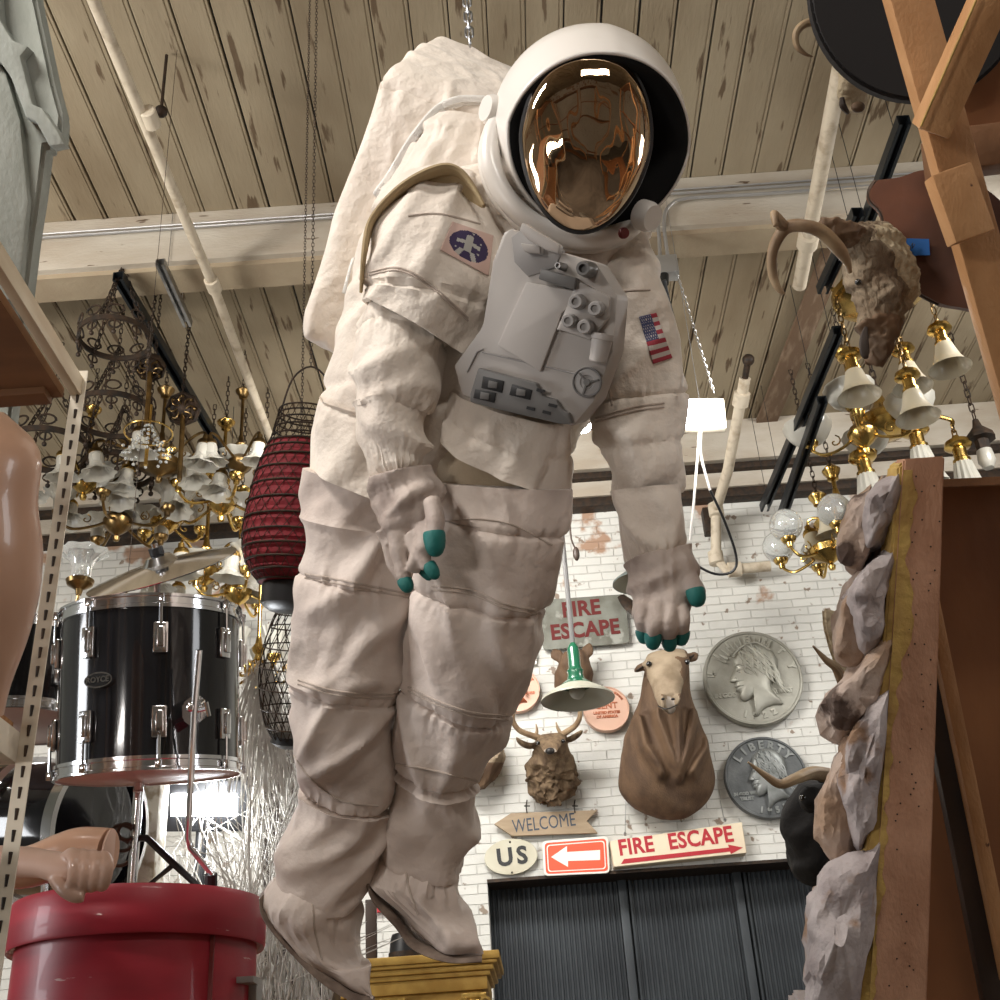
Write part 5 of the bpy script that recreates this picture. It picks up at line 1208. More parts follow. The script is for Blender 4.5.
defm('sign_metal', (.21, .215, .18), .6, .1, col2=(.12, .115, .09), scale=7, col3=(.30, .30, .26), thr3=(.6, .66), scale3=6, bump=.2)
defm('stencil_red', (.12, .016, .014), .8); defm('sign_red', (.62, .05, .03), .5); defm('sign_orange', (.85, .10, .04), .45); defm('sign_white', (.84, .82, .74), .5)
defm('sign_cream', (.78, .68, .50), .55, col2=(.70, .58, .42), scale=3); defm('letter_red', (.42, .02, .03), .5); defm('sign_wood', (.42, .32, .21), .7, col2=(.34, .25, .16), scale=4, stretch=(1, 1, 8), bump=.2)
defm('oval_cream', (.60, .57, .45), .55, col2=(.5, .46, .34), scale=4); defm('letter_black', (.02, .02, .02), .5); defm('letter_blue', (.06, .075, .10), .7)
def rounded(c4, r=4, n=5):
    out = []; k = len(c4)
    for i in range(k):
        p = V((*c4[i], 0)); a = V((*c4[i - 1], 0)); b = V((*c4[(i + 1) % k], 0)); da = (a - p).normalized() * r; db = (b - p).normalized() * r
        for j in range(n + 1):
            t = j / n; q = (p + da) * (1 - t) ** 2 + p * 2 * t * (1 - t) + (p + db) * t * t; out.append((q.x, q.y))
    return out
# metal fire escape sign
t = thing('fire_escape_sign', 'weathered grey metal sign with stencilled FIRE ESCAPE behind the pendant lamp', 'sign', ww(584, 645))
obj('sign_plate', wslab(rounded([(539, 600), (625, 594), (630, 643), (543, 650)], 5), .05, .015, None, .002), MT['sign_metal'], t)
obj('lettering', wtext('FIRE', 581, 609, 16, .068, .03, .75, .92, spacing=1.05), MT['stencil_red'], t); obj('lettering', wtext('ESCAPE', 585, 630, 16, .068, .03, .75, .90, spacing=1.05), MT['stencil_red'], t)
# welcome arrow
t = thing('welcome_sign', 'wooden arrow sign reading WELCOME pointing left', 'sign', ww(545, 836))
obj('sign_board', wslab([(494, 824), (511, 813), (597, 810), (587, 821), (598, 833), (512, 836)], .03, .025, None), MT['sign_wood'], t)
obj('lettering', wtext('WELCOME', 544, 823.5, 13.5, .0565, .05, .0, .70), MT['letter_blue'], t)
bm = BM()
for px in (527, 575): tube(bm, [ww(px, 813, .06), ww(px - 1, 806, .04), ww(px, 800, .0)], .004, 6); tube(bm, [ww(px - 3, 806, .05), ww(px + 3, 806, .05)], .004, 6)
obj('hook', bm, MT['iron'], t)
# US oval
t = thing('oval_sign', 'oval cream sign with black letters US', 'sign', ww(511, 874)); u = uw(511, 857)
bm = BM(); lathe(bm, [(1, 0), (1, .012), (.985, .015), (.001, .015)], 56, WM(511, 857, .03, .05) @ Matrix.Diagonal((26.5 * u, 17.5 * u, 1, 1))); obj('sign_plate', bm, MT['oval_cream'], t)
obj('lettering', wtext('US', 512, 857, 17, .047, .05, .8, 1.0, spacing=1.3), MT['letter_black'], t)
bm = BM(); 
for px, py in ((510, 842), (512, 872.5)): sphere(bm, ww(px, py, .047), .007, u=8, v=6)
obj('screw', bm, MT['iron'], t)
# red arrow
t = thing('arrow_sign', 'orange-red sign with a white arrow pointing left', 'sign', ww(577, 875))
obj('sign_plate', wslab(rounded([(542, 841), (608, 836), (610, 873), (544, 876)], 5), .03, .014, None, .002), MT['sign_white'], t)
obj('sign_face', wslab(rounded([(544.5, 843), (606, 838.5), (608, 871), (546, 874)], 4), .0445, .001, None, 0), MT['sign_orange'], t)
b = wslab(rounded([(546.5, 845), (604.5, 840.5), (606, 869), (548, 872)], 3.5), .0457, .001, None, 0); obj('border_line', b, MT['sign_white'], t)
obj('inner_face', wslab(rounded([(547.5, 846), (603.5, 841.5), (605, 868), (549, 871)], 3.2), .0469, .001, None, 0), MT['sign_orange'], t)
obj('arrow', wslab([(551, 857), (567, 846), (567, 852), (600, 850), (600, 860), (568, 861), (568, 867)], .0482, .0015, None, 0), MT['sign_white'], t)
# fire escape arrow sign
t = thing('fire_escape_sign', 'cream boxed sign reading FIRE ESCAPE with a long red arrow pointing right', 'sign', ww(680, 866))
obj('sign_box', wslab([(610, 841), (742, 822), (747, 853), (614, 867)], .0, .10, None, .004), MT['sign_cream'], t)
sx = .78; obj('lettering', wtext('FIRE', 636, 846.5, 15.5, .1015, .055, .6, .88, spacing=1.04), MT['letter_red'], t); obj('lettering', wtext('ESCAPE', 700.5, 838.5, 15.5, .1015, .055, .6, .88, spacing=1.04), MT['letter_red'], t)
obj('arrow', wslab([(621, 864), (624, 859), (729, 847.5), (728, 844.5), (743, 847.5), (731, 854), (730, 851.5)], .1005, .0015, None, 0), MT['letter_red'], t)
bm = BM(); 
for p0, p1 in (((625, 836), (627, 760)), ((725, 822), (720, 800))): tube(bm, [ww(*p0, .05), ww(*p1, .04)], .0015, 4); sphere(bm, ww(p0[0], p0[1] - 2, .05), .012, u=6, v=4)
obj('hanging_wire', bm, MT['steel'], t)
# small red signs
t = thing('small_red_sign', 'small red and white sign peeking out beside the knee', 'sign', ww(530, 665)); obj('sign_plate', wslab([(516, 644), (536, 641), (537, 664), (518, 667)], .03, .012, None), MT['sign_white'], t)
obj('sign_face', wslab([(518, 646), (534.5, 643.5), (535, 662), (520, 665)], .0425, .001, None, 0), MT['letter_red'], t); obj('lettering', wtext('G', 531, 654, 13, .0445, .05, .2), MT['sign_white'], t)
t = thing('small_red_sign', 'red sign with small white lettering behind the upper boot', 'sign', ww(386, 912)); obj('sign_plate', wslab([(373, 897), (397, 893), (398, 910), (374, 913)], .03, .012, None), MT['letter_red'], t); obj('lettering', wtext('100%', 385, 906, 4.5, .0445, .05, .1), MT['sign_white'], t)
# ---- giant coins
defm('silver', (.36, .35, .30), .5, .45, col2=(.24, .23, .19), scale=5, thr=(.4, .75), bump=.15); defm('silver_light', (.44, .43, .37), .45, .4, col2=(.34, .33, .28), scale=9)
defm('pewter', (.14, .147, .147), .5, .45, col2=(.07, .074, .074), scale=7, thr=(.4, .7), bump=.25); defm('pewter_light', (.30, .31, .30), .42, .45, col2=(.19, .2, .19), scale=12)
defm('copper', (.45, .15, .07), .45, .4, col2=(.34, .10, .05), scale=4); defm('copper_light', (.60, .38, .28), .5, .2)
FACE = [(.02, .60), (-.12, .56), (-.24, .46), (-.30, .34), (-.31, .24), (-.30, .19), (-.36, .08), (-.42, -.02), (-.40, -.06), (-.335, -.075), (-.36, -.13), (-.335, -.17), (-.35, -.215), (-.30, -.25), (-.315, -.32), (-.27, -.39), (-.18, -.39), (-.07, -.33), (-.05, -.45), (-.10, -.62), (-.06, -.66), (.06, -.55), (.22, -.50), (.38, -.50), (.28, -.34), (.24, -.16), (.34, .0), (.42, .18), (.40, .36), (.28, .52), (.14, .60)]
def coin(lab, px, py, rpx, m, m2, design, rot=0.0, th=.05, mr=None):
    u = uw(px, py); R = rpx * u; t = thing('giant_coin', lab, 'coin', tuple(ww(px, py + rpx, .02))); M = WM(px, py, .02, rot); H = th
    bm = BM(); lathe(bm, [(.001, 0), (R * .98, 0), (R, .006), (R, H), (R * .985, H + .008), (R * .945, H + .008), (R * .93, H), (.001, H)], 96, M); obj('disc', bm, m, t)
    def letters(s, rr, a0, a1, sz, name='lettering', flip=False):
        b = BM(); n = len(s)
        for i, ch in enumerate(s):
            if ch == ' ': continue
            a = math.radians(a0 + (a1 - a0) * i / max(n - 1, 1)); tb = text_bm(ch, sz * R, .006, .012 * R)
            add_bm(b, tb, M @ Matrix.Translation((rr * R * math.cos(a), rr * R * math.sin(a), H + .002)) @ Matrix.Rotation(a - PI / 2 if not flip else a + PI / 2, 4, 'Z'))
        obj(name, b, m2, t, smooth=False)
    def line(s, x, y, sz, rt=0):
        b = BM(); add_bm(b, text_bm(s, sz * R, .005, .008 * R), M @ Matrix.Translation((x * R, y * R, H + .002)) @ Matrix.Rotation(rt, 4, 'Z')); obj('lettering', b, m2, t, smooth=False)
    def head(sc=1.0, ox=0, oy=0, rays=False, hair='wave'):
        # relief portrait: domed profile built from an inset stack
        b = BM(); pts = [(x * sc + ox, y * sc + oy) for x, y in FACE]; sp = smooth_path([V((x, y, 0)) for x, y in pts + pts[:1]], 3)[:-1]
        cx = sum(p.x for p in sp) / len(sp); cy = sum(p.y for p in sp) / len(sp)
        rings = []
        for ins, hh in ((0, -.002), (0, .012), (.05, .022), (.14, .030), (.3, .036), (.55, .040)):
            rings.append([M @ V(((p.x + (cx - p.x) * ins) * R, (p.y + (cy - p.y) * ins) * R, H + hh)) for p in sp])
        bridge(b, rings, False, True); obj('portrait', b, m2, t, sharp=60)
        b = BM(); rn = random.Random(int(px))
        for i in range(26):   # hair strands sweeping back
            a = i / 25; x0 = -.22 + .40 * a + rn.uniform(-.02, .02); y0 = .38 + .16 * math.sin(a * PI); L = .30 + .25 * a
            q = []
            for k in range(6):
                w_ = k / 5; q.append(M @ V(((x0 + L * .55 * w_ + .05 * math.sin(w_ * 7 + i)) * sc * R + ox * R, (y0 - L * 1.35 * w_ + .03 * math.cos(w_ * 6 + i * 2)) * sc * R + oy * R, H + .036 + .006 * math.sin(w_ * PI))))
            tube(b, q, [.007 * R * 2, .012 * R * 2, .013 * R * 2, .012 * R * 2, .010 * R * 2, .005 * R * 2], 6, 2)
        obj('hair_relief', b, m2, t)
        b = BM()   # eye, brow, nostril, lips
        f = lambda x, y, z=.036: M @ V(((x * sc + ox) * R, (y * sc + oy) * R, H + z))
        tube(b, [f(-.30, .10), f(-.24, .13), f(-.17, .10)], .012 * R, 6, 3); tube(b, [f(-.32, .20, .03), f(-.24, .22), f(-.14, .17)], .014 * R, 6, 3); sphere(b, f(-.245, .085, .034), .022 * R, u=8, v=6); tube(b, [f(-.35, -.145, .02), f(-.28, -.15), f(-.22, -.14)], .014 * R, 6, 3); tube(b, [f(-.37, -.03, .02), f(-.32, .0), f(-.31, -.05)], .013 * R, 6, 3)
        obj('face_relief', b, m2, t)
        if rays:
            b = BM()
            for i in range(13):
                a = math.radians(152 - i * 8.2); r0, r1 = .58, .82 - .05 * (i % 2); o = V((.02, .08))
                p0 = V((o.x + r0 * math.cos(a), o.y + r0 * math.sin(a))); p1 = V((o.x + r1 * math.cos(a), o.y + r1 * math.sin(a)))
                tube(b, [M @ V((p0.x * R, p0.y * R, H + .018)), M @ V((p1.x * R, p1.y * R, H + .012))], [.030 * R, .010 * R], 6)
            obj('crown_rays', b, m2, t)
            b = BM(); tube(b, [M @ V((x * R, y * R, H + .042)) for x, y in [(-.36, .42), (-.24, .56), (-.03, .68), (.20, .68), (.42, .52)]], .022 * R, 8, 4); obj('headband', b, m2, t)
    design(letters, line, head); return t
def d_peace(L, l, h):
    h(1.22, .03, -.0, True); L('L', .84, 172, 172, .16); L('BERTY', .86, 117, 12, .17) if False else L('LIBERTY', .83, 168, 12, .21); l('IN GOD WE', -.50, -.33, .125); l('TRVST', .56, -.33, .125); L('1922', .80, 249, 291, .17, flip=True)
coin('largest coin, a pale silver dollar with a crowned profile and 1922', 752, 680, 49, MT['silver'], MT['silver_light'], d_peace, .02)
def d_quarter(L, l, h):
    h(1.15, .04, .0); L('LIBERTY', .78, 140, 38, .27); l('IN GOD WE', -.58, -.36, .10); l('TRUST', -.55, -.48, .11); L('1951', .82, 252, 292, .2, flip=True)
coin('dark grey quarter coin dated 1951 below the largest coin', 765, 779, 41, MT['pewter'], MT['pewter_light'], d_quarter, .02)
def d_penny(L, l, h): h(1.1, -.02, -.05); L('IN GOD WE TRUST', .80, 150, 30, .13); l('1955', .60, -.20, .16)
coin('copper penny with a profile half hidden behind the bent leg', 517, 692, 23, MT['copper_light'], MT['copper'], d_penny)
def d_rev(L, l, h): l('ONE', 0, .42, .32); l('CENT', 0, .12, .38); l('UNITED STATES', 0, -.18, .16); l('OF AMERICA', 0, -.36, .16); L('E PLURIBUS UNUM', .80, 150, 30, .11)
coin('copper penny reverse below the pendant lamp shade', 606, 711, 23, MT['copper_light'], MT['copper'], d_rev)
# ---- pendant lamps
defm('green_enamel', (.012, .10, .05), .25, coat=.5); defm('enamel_white', (.36, .35, .28), .4); defm('enamel_dark', (.10, .12, .11), .4)
def pendant(px, py, Y, R, lab, top_px, m, kind=0):
    c = PY(px, py, Y); t = thing('pendant_lamp', lab, 'pendant lamp', c); M = Matrix.Translation(c)
    bm = BM(); lathe(bm, [(R, 0), (R * .99, .012), (R * .72, .05), (R * .42, .085), (R * .22, .115), (R * .18, .125)], 64, M, cap=False); s = bm; obj('shade_outside', bm, MT['enamel_white'] if kind == 0 else m, t)
    bm = BM(); lathe(bm, [(R * .985, .004), (R * .71, .042), (R * .41, .077), (R * .15, .11), (.001, .11)], 64, M, cap=False); obj('shade_inside', bm, MT['enamel_white'], t)
    bm = BM(); lathe(bm, [(R * .46, .078), (R * .47, .082), (R * .24, .118), (R * .21, .15), (R * .23, .17), (R * .17, .19), (R * .165, .30), (R * .10, .33), (.012, .34), (.001, .34)], 40, M); obj('lamp_neck', bm, m, t)
    bm = BM(); sphere(bm, c + V((0, 0, .05)), .045); obj('bulb', bm, MT['milk_glass'], t)
    bm = BM(); tube(bm, [c + V((0, 0, .33)), V((c.x, c.y, CEIL))], .014, 10); obj('rod', bm, MT['knob_grey'], t)
    return t, c
t, c = pendant(578, 700, 6.4, .205, 'green-necked pendant lamp with a pale dished shade hanging on a long rod', None, MT['green_enamel'])
bm = BM(); q0 = PY(570, 511, 6.4); q0 = V((c.x + .0, c.y - .03, q0.z)); sphere(bm, q0, .03); tube(bm, [q0 + V((.02, 0, 0)), q0 + V((.05, 0, -.06)), q0 + V((.05, 0, -.2)), q0 + V((.07, 0, -.27))], .005, 6, 3); sphere(bm, q0 + V((.07, 0, -.30)), (.02, .02, .045)); obj('pull_cord', bm, MT['dark_wood'], t)
pendant(641, 583, 7.0, .18, 'dark enamel pendant lamp half hidden behind the outstretched glove', None, MT['enamel_dark'], 1)
bm = BM(); tube(bm, [ww(621, 596, .10), ww(630, 606, .14), ww(644, 622, .18)], [.03, .05, .02], 8, 5, flat=.4); tube(bm, [ww(630, 606, .14), ww(630, 604, -.005)], .01, 6); one('curved_blade', bm, MT['iron'], 'dark curved metal blade on the wall behind the outstretched glove', 'blade')
# ---- animal mounts
defm('fur_elk', (.155, .092, .05), .75, col2=(.09, .052, .03), scale=7, stretch=(2, 2, .7), bump=.4, bscale=50, bstretch=(3, 3, .6)); defm('fur_face', (.36, .28, .19), .75, col2=(.20, .145, .09), scale=8, bump=.3, bscale=60); defm('fur_dark', (.045, .032, .025), .7, bump=.3)
defm('fur_deer', (.22, .15, .085), .85, col2=(.11, .07, .04), scale=16, stretch=(2, 2, .8), bump=.7, bscale=60, bstretch=(3, 3, .5)); defm('muzzle', (.34, .29, .24), .6); defm('antler', (.40, .29, .17), .5, col2=(.22, .14, .08), scale=10, bump=.3); defm('eye', (.006, .005, .004), .05, coat=1); defm('nose', (.02, .017, .015), .35)
def paint(o, fn):
    for p in o.data.polygons: p.material_index = fn(ORG[o.name] + p.center)
def dW(px, py, off): return dep(PY(px, py, WY - off))
def wsec(rows): return [(a, b, c, d, dW((a + c) / 2, (b + d) / 2, off), k) for a, b, c, d, off, k in rows]
def blob(bm, px, py, off, rx, ry, rz, rot=0):
    p = ww(px, py, off); sphere(bm, p, 1, Matrix.Rotation(rot, 4, V((0, -1, 0))) @ Matrix.Diagonal((rx, rz, ry, 1)))
# elk
t = thing('elk_mount', 'large brown cow elk head and shoulder mount under the outstretched glove', 'animal mount', ww(668, 815, .1))
bm = BM()
limb(bm, wsec([(655, 817, 690, 815, .10, .8), (634, 806, 706, 800, .14, .6), (619, 786, 714, 780, .20, .55), (621, 755, 708, 748, .28, .6), (631, 722, 698, 716, .34, .72), (640, 696, 692, 692, .38, .8), (645, 672, 688, 668, .40, .85), (650, 656, 684, 653, .40, .8)]), seams=[], wr=.012, seed=4, nA=60, step=.03, cap=(True, True), wscale=.3)
limb(bm, wsec([(648, 654, 686, 651, .50, .7), (644, 664, 689, 661, .56, .85), (647, 676, 687, 674, .62, .8), (653, 690, 682, 688, .68, .8), (656, 701, 680, 700, .72, .8), (659, 709, 677, 708, .72, .7), (662, 714, 674, 713, .70, .5)]), wr=.002, seed=2, nA=40, step=.02, cap=(True, True))
for sx, pts in ((-1, [(648, 664), (640, 668), (634, 672)]), (1, [(687, 660), (692, 657), (696, 652)])):
    tube(bm, [ww(x, y, .5 - i * .02) for i, (x, y) in enumerate(pts)], [.035, .05, .015], 12, 4, flat=.45)
o = obj('head_and_neck', bm, [MT['fur_elk'], MT['fur_face'], MT['fur_dark'], MT['muzzle']], t); remesh(o, .012, 5); bake(o)
# folds running down the throat meet in a V on the chest
vl = [[ww(x, y, 0) for x, y in L_] for L_ in ([(648, 712), (652, 742), (662, 766), (673, 792)], [(688, 712), (686, 742), (681, 766), (673, 792)], [(634, 738), (640, 765), (656, 790)], [(704, 738), (700, 765), (686, 788)], [(668, 716), (671, 750), (673, 790)])]
def segd(x, z, a, b):
    dx, dz = b.x - a.x, b.z - a.z; t = max(0, min(1, ((x - a.x) * dx + (z - a.z) * dz) / (dx * dx + dz * dz))); return math.hypot(x - a.x - dx * t, z - a.z - dz * t)
for v in o.data.vertices:
    q = ORG[o.name] + v.co
    if q.y < WY - .15 and q.z < ww(668, 708, .5).z:
        d_ = min(segd(q.x, q.z, a, b) for L_ in vl for a, b in zip(L_, L_[1:])); v.co.y -= .075 * math.exp(-(d_ / .030) ** 2) - .02
mz = ww(667, 705, .72); cr_ = ww(672, 653, .5); f0, f1 = ww(665, 660, .55), ww(666, 706, .70)
def pe(c):
    w_ = noise.noise(c * 14) * .03
    if (c - mz).length < .06: return 3
    if (c - cr_).length < .10 + w_: return 2
    ab = f1 - f0; t_ = max(0, min(1, (c - f0).dot(ab) / ab.length_squared))
    if (c - (f0 + ab * t_)).length < .145 - .035 * t_ + w_: return 1
    return 0
paint(o, pe)
bm = BM()
for px in (649, 687): sphere(bm, ww(px, 664 if px < 660 else 662, .66), .019)
obj('eye', bm, MT['eye'], t)
bm = BM()
for px in (663, 673): sphere(bm, ww(px, 699, .84), (.012, .012, .008))
tube(bm, [ww(658, 706, .82), ww(667, 709, .85), (ww(677, 705, .82))], .004, 6, 3); obj('nose', bm, MT['nose'], t)
bm = BM(); tube(bm, [ww(636, 671, .56), ww(643, 667, .56)], [.012, .02], 10, flat=.4); tube(bm, [ww(694, 655, .54), ww(690, 658, .54)], [.012, .02], 10, flat=.4); obj('ear_inside', bm, MT['fur_dark'], t)
# whitetail deer
t = thing('deer_mount', 'small antlered deer head mount with shaggy chest left of the elk', 'animal mount', ww(552, 803, .05))
bm = BM()
limb(bm, wsec([(545, 805, 560, 803, .06, .8), (534, 795, 573, 790, .10, .6), (527, 778, 577, 773, .15, .6), (530, 762, 574, 758, .22, .7), (535, 750, 568, 746, .28, .8), (538, 738, 564, 735, .30, .8)]), wr=.022, seed=7, nA=60, step=.02, cap=(True, True), wscale=1.1)
limb(bm, wsec([(540, 735, 563, 733, .34, .8), (536, 742, 566, 740, .42, .8), (541, 748, 561, 747, .50, .8), (544, 753, 557, 752, .56, .8)]), wr=.003, nA=32, step=.02, cap=(True, True))
for pts in ([(538, 744), (529, 746), (520, 742), (516, 737)], [(563, 741), (571, 739), (579, 734), (583, 730)]):
    tube(bm, [ww(x, y, .32) for x, y in pts], [.025, .045, .04, .01], 12, 4, flat=.4)
o = obj('head_and_neck', bm, [MT['fur_deer'], MT['muzzle']], t); remesh(o, .007, 3); bake(o)
zc_ = ww(550, 758, .3).z
for v in o.data.vertices:
    q = ORG[o.name] + v.co
    if q.z < zc_: k = min((zc_ - q.z) / .1, 1); v.co += V((nz(q, 30, 1), nz(q, 30, 2), nz(q, 22, 3))) * .030 * k
nzp = ww(550, 754, .58); paint(o, lambda c: 1 if (c - nzp).length < .055 else 0)
bm = BM(); sphere(bm, ww(550, 751, .64), (.03, .02, .022)); obj('nose', bm, MT['nose'], t)
bm = BM(); sphere(bm, ww(538, 743, .50), .014); sphere(bm, ww(563, 741, .50), .014); obj('eye', bm, MT['eye'], t)
for pts, tn in (([(540, 738), (530, 735), (519, 730), (513, 721), (514, 710), (519, 703)], [(535, 737), (537, 731), (536, 724)]), ([(560, 736), (568, 731), (576, 725), (580, 716), (579, 704), (575, 694)], [(562, 735), (558, 729), (556, 722)])):
    bm = BM(); tube(bm, [ww(x, y, .36 + i * .05) for i, (x, y) in enumerate(pts)], [.022, .020, .018, .016, .012, .004], 10, 4); tube(bm, [ww(x, y, .38 + i * .02) for i, (x, y) in enumerate(tn)], [.014, .010, .003], 8, 3); obj('antler', bm, MT['antler'], t)
# doe behind lamp
t = thing('deer_mount', 'dark brown doe head mount hidden behind the green pendant lamp', 'animal mount', ww(572, 690, .05)); bm = BM()
limb(bm, wsec([(558, 702, 590, 700, .04, .8), (556, 690, 592, 687, .12, .7), (556, 672, 592, 668, .2, .8), (560, 660, 588, 657, .26, .8), (564, 652, 582, 650, .26, .8)]), wr=.01, nA=40, step=.02, cap=(True, True))
for pts in ([(562, 660), (556, 654), (553, 649)], [(585, 657), (588, 650), (590, 643)]): tube(bm, [ww(x, y, .2) for x, y in pts], [.03, .045, .012], 12, 4, flat=.45)
o = obj('head_and_neck', bm, MT['fur_dark2'] if 'fur_dark2' in MT else MT['fur_elk'], t); remesh(o, .01, 3); bake(o)
bm = BM(); sphere(bm, ww(574, 690, .34), .03); obj('nose', bm, MT['nose'], t)
# mount peeking out left
t = thing('fur_mount', 'rounded tan and brown fur shape peeking out behind the bent knee', 'animal mount', ww(488, 788, .05)); bm = BM()
limb(bm, wsec([(470, 742, 500, 738, .12, .7), (466, 752, 503, 750, .2, .8), (466, 768, 500, 770, .2, .8), (468, 785, 488, 788, .12, .7)]), wr=.02, seed=6, nA=48, step=.02, cap=(True, True), wscale=1.2)
o = obj('fur_body', bm, [MT['fur_face'], MT['fur_elk']], t); yy = ww(480, 766, .2).z; paint(o, lambda c: 1 if c.z < yy else 0)
# ---- gilded cabinet below the upper boot with a hat on top
defm('gilt', (.60, .38, .10), .42, .35, col2=(.45, .26, .06), scale=12, bump=.15); defm('gilt_bright', (.68, .46, .14), .3, .6, col2=(.4, .25, .06), scale=30)
cl = P(350, 965, 5.2); crr = P(499, 949, 5.2); cy = (cl.y + crr.y) / 2; zt_ = crr.z
t = thing('gilded_cabinet', 'gold painted cabinet with a moulded cornice below the upper boot', 'cabinet', ((cl.x + crr.x) / 2 - .1, cy + .3, 0)); x0, x1 = cl.x - .25, crr.x
def cb(name, inset, za, zb, m=MT['gilt'], bev=.006):
    b = BM(); box(b, ((x0 + x1) / 2, cy + .32, (za + zb) / 2), (x1 - x0 - 2 * inset, .64 - 2 * inset, za - zb), bev=bev); return obj(name, b, m, t)
cb('cornice', 0, zt_, zt_ - .035, bev=.008); cb('cornice', .012, zt_ - .035, zt_ - .05); cb('cornice', .028, zt_ - .05, zt_ - .075, bev=.01); cb('cornice', .045, zt_ - .075, zt_ - .095)
cb('frieze', .06, zt_ - .095, zt_ - .15); cb('body', .085, zt_ - .15, 0.08); cb('plinth', .05, .08, 0)
for xx in (x1 - .12, x1 - .47, x0 + .12):
    bm = BM(); box(bm, (xx, cy + .06, zt_ - .175), (.11, .05, .025), bev=.005)
    for sg in (-1, 1): tube(bm, [V((xx + sg * (.045 + .022 * math.cos(q * .6) * (1 - q / 14)), cy + .02, zt_ - .205 + .022 * math.sin(q * .6) * (1 - q / 14))) for q in range(12)], .007, 6)
    lathe(bm, [(.02, -.3), (.028, -.22), (.034, -.2), (.03, -.19), (.04, -.185)], 12, Matrix.Translation((xx, cy + .05, zt_ + .0))); obj('capital', bm, MT['gilt_bright'], t)
hat = thing('black_hat', 'black hat on top of the gilded cabinet behind the upper boot', 'hat', (P(404, 945, 5.3).x, cy + .25, zt_)); bm = BM(); hz = .0
M = Matrix.Translation((P(406, 945, 5.4).x, cy + .25, zt_ + .0)); lathe(bm, [(.001, .004), (.13, .004), (.135, .010), (.09, .015), (.085, .02), (.078, .1), (.07, .125), (.04, .135), (.001, .128)], 40, M); obj('crown_and_brim', bm, MT['black'], hat)
bm = BM(); lathe(bm, [(.0865, .02), (.0865, .045), (.084, .045)], 40, M, cap=False); obj('hat_band', bm, MT['iron'], hat)
bm = BM(); a = P(371, 900, 5.6); box(bm, (a.x, a.y, (a.z + zt_) / 2 + .0), (.05, .04, a.z - zt_ + .0), bev=.004); one('dark_frame_post', bm, MT['dark_wood'], 'dark wooden upright standing on the gilded cabinet beside the hat', 'post')
# ================================================================== right side
defm('timber', (.50, .27, .12), .6, col2=(.40, .20, .08), scale=5, stretch=(3, 3, .6), col3=(.10, .04, .02), thr3=(.70, .72), scale3=11, bump=.2, bscale=30, bstretch=(6, 6, .5))
defm('timber_dark', (.26, .12, .05), .65, col2=(.17, .08, .035), scale=5, bump=.2)
defm('plaque_brown', (.17, .06, .028), .5, col2=(.07, .028, .016), scale=5, bump=.15); defm('plaque_black', (.012, .010, .010), .8); defm('tape_blue', (.02, .13, .42), .7)
defm('foam_yellow', (.50, .34, .10), .8, col2=(.36, .22, .07), scale=20, bump=.6, bscale=40); defm('board_pink', (.48, .27, .17), .65, col2=(.38, .20, .12), scale=4, stretch=(5, 5, .4), col3=(.10, .05, .03), thr3=(.72, .735), scale3=16, bump=.3, bscale=25, bstretch=(6, 6, .5))
defm('rock_grey', (.46, .41, .40), .75, col2=(.28, .235, .23), scale=9, thr=(.4, .7), col3=(.26, .16, .10), thr3=(.56, .62), scale3=8, bump=1.0, bscale=14, bdist=.02); defm('rock_tan', (.36, .24, .16), .8, col2=(.50, .40, .34), scale=7, thr=(.4, .6), col3=(.10, .065, .05), thr3=(.57, .62), scale3=9, bump=1.0, bscale=14, bdist=.02)
defm('ply_brown', (.32, .135, .052), .6, col2=(.23, .09, .034), scale=3, stretch=(1, 1, .4), bump=.1)
def pixbeam(a, b, d0, d1, wpx, th, m, name, par, bev=.004, ov=None):
    """timber between two picture points at given depths; wide side toward the lens, th deep"""
    A, B = P(*a, d0), P(*b, d1); z = (B - A).normalized(); n = (FW - z * FW.dot(z)).normalized(); x = z.cross(n); w_ = wpx / FPX * (d0 + d1) / 2
    bm = BM(); box(bm, (0, th / 2, (B - A).length / 2), (w_, th, (B - A).length), mat4(A, x, n, z), bev=bev); return obj(name, bm, m, par, sharp=50)
fr = thing('timber_frame', 'rough timber frame with leaning post, block and brace at the upper right edge', 'wooden frame', (P(1000, 460, 2.1).x, P(1000, 460, 2.1).y, 0))
pixbeam((902, -40), (1033, 430), 1.95, 2.0, 43, .035, MT['timber'], 'leaning_post', fr)
pixbeam((1018, -50), (934, 134), 1.78, 1.9, 34, .07, MT['timber'], 'brace', fr)
pixbeam((952, 168), (976, 236), 1.90, 1.90, 42, .04, MT['timber'], 'nailed_block', fr)
pixbeam((940, 150), (1120, 128), 2.15, 2.15, 42, .09, MT['timber_dark'], 'cross_rail', fr)
pixbeam((948, 112), (1100, 100), 2.3, 2.3, 120, .02, MT['ply_brown'], 'back_panel', fr)
# far end of the frame down to the floor, outside the picture
A = P(1033, 430, 2.05); bm = BM(); box(bm, (A.x + .03, A.y + .03, A.z / 2), (.09, .09, A.z)); obj('leaning_post', bm, MT['timber'], fr)
A2 = P(1100, 128, 2.2); bm = BM(); box(bm, (A2.x, A2.y, A2.z / 2), (.09, .09, A2.z)); obj('rear_post', bm, MT['timber'], fr)
# yellow measuring edge on the brace
bm = BM(); tube(bm, [P(978, -4, 1.80), P(921, 126, 1.885)], .0022, 6); obj('edge_strip', bm, MT['foam_yellow'], fr)
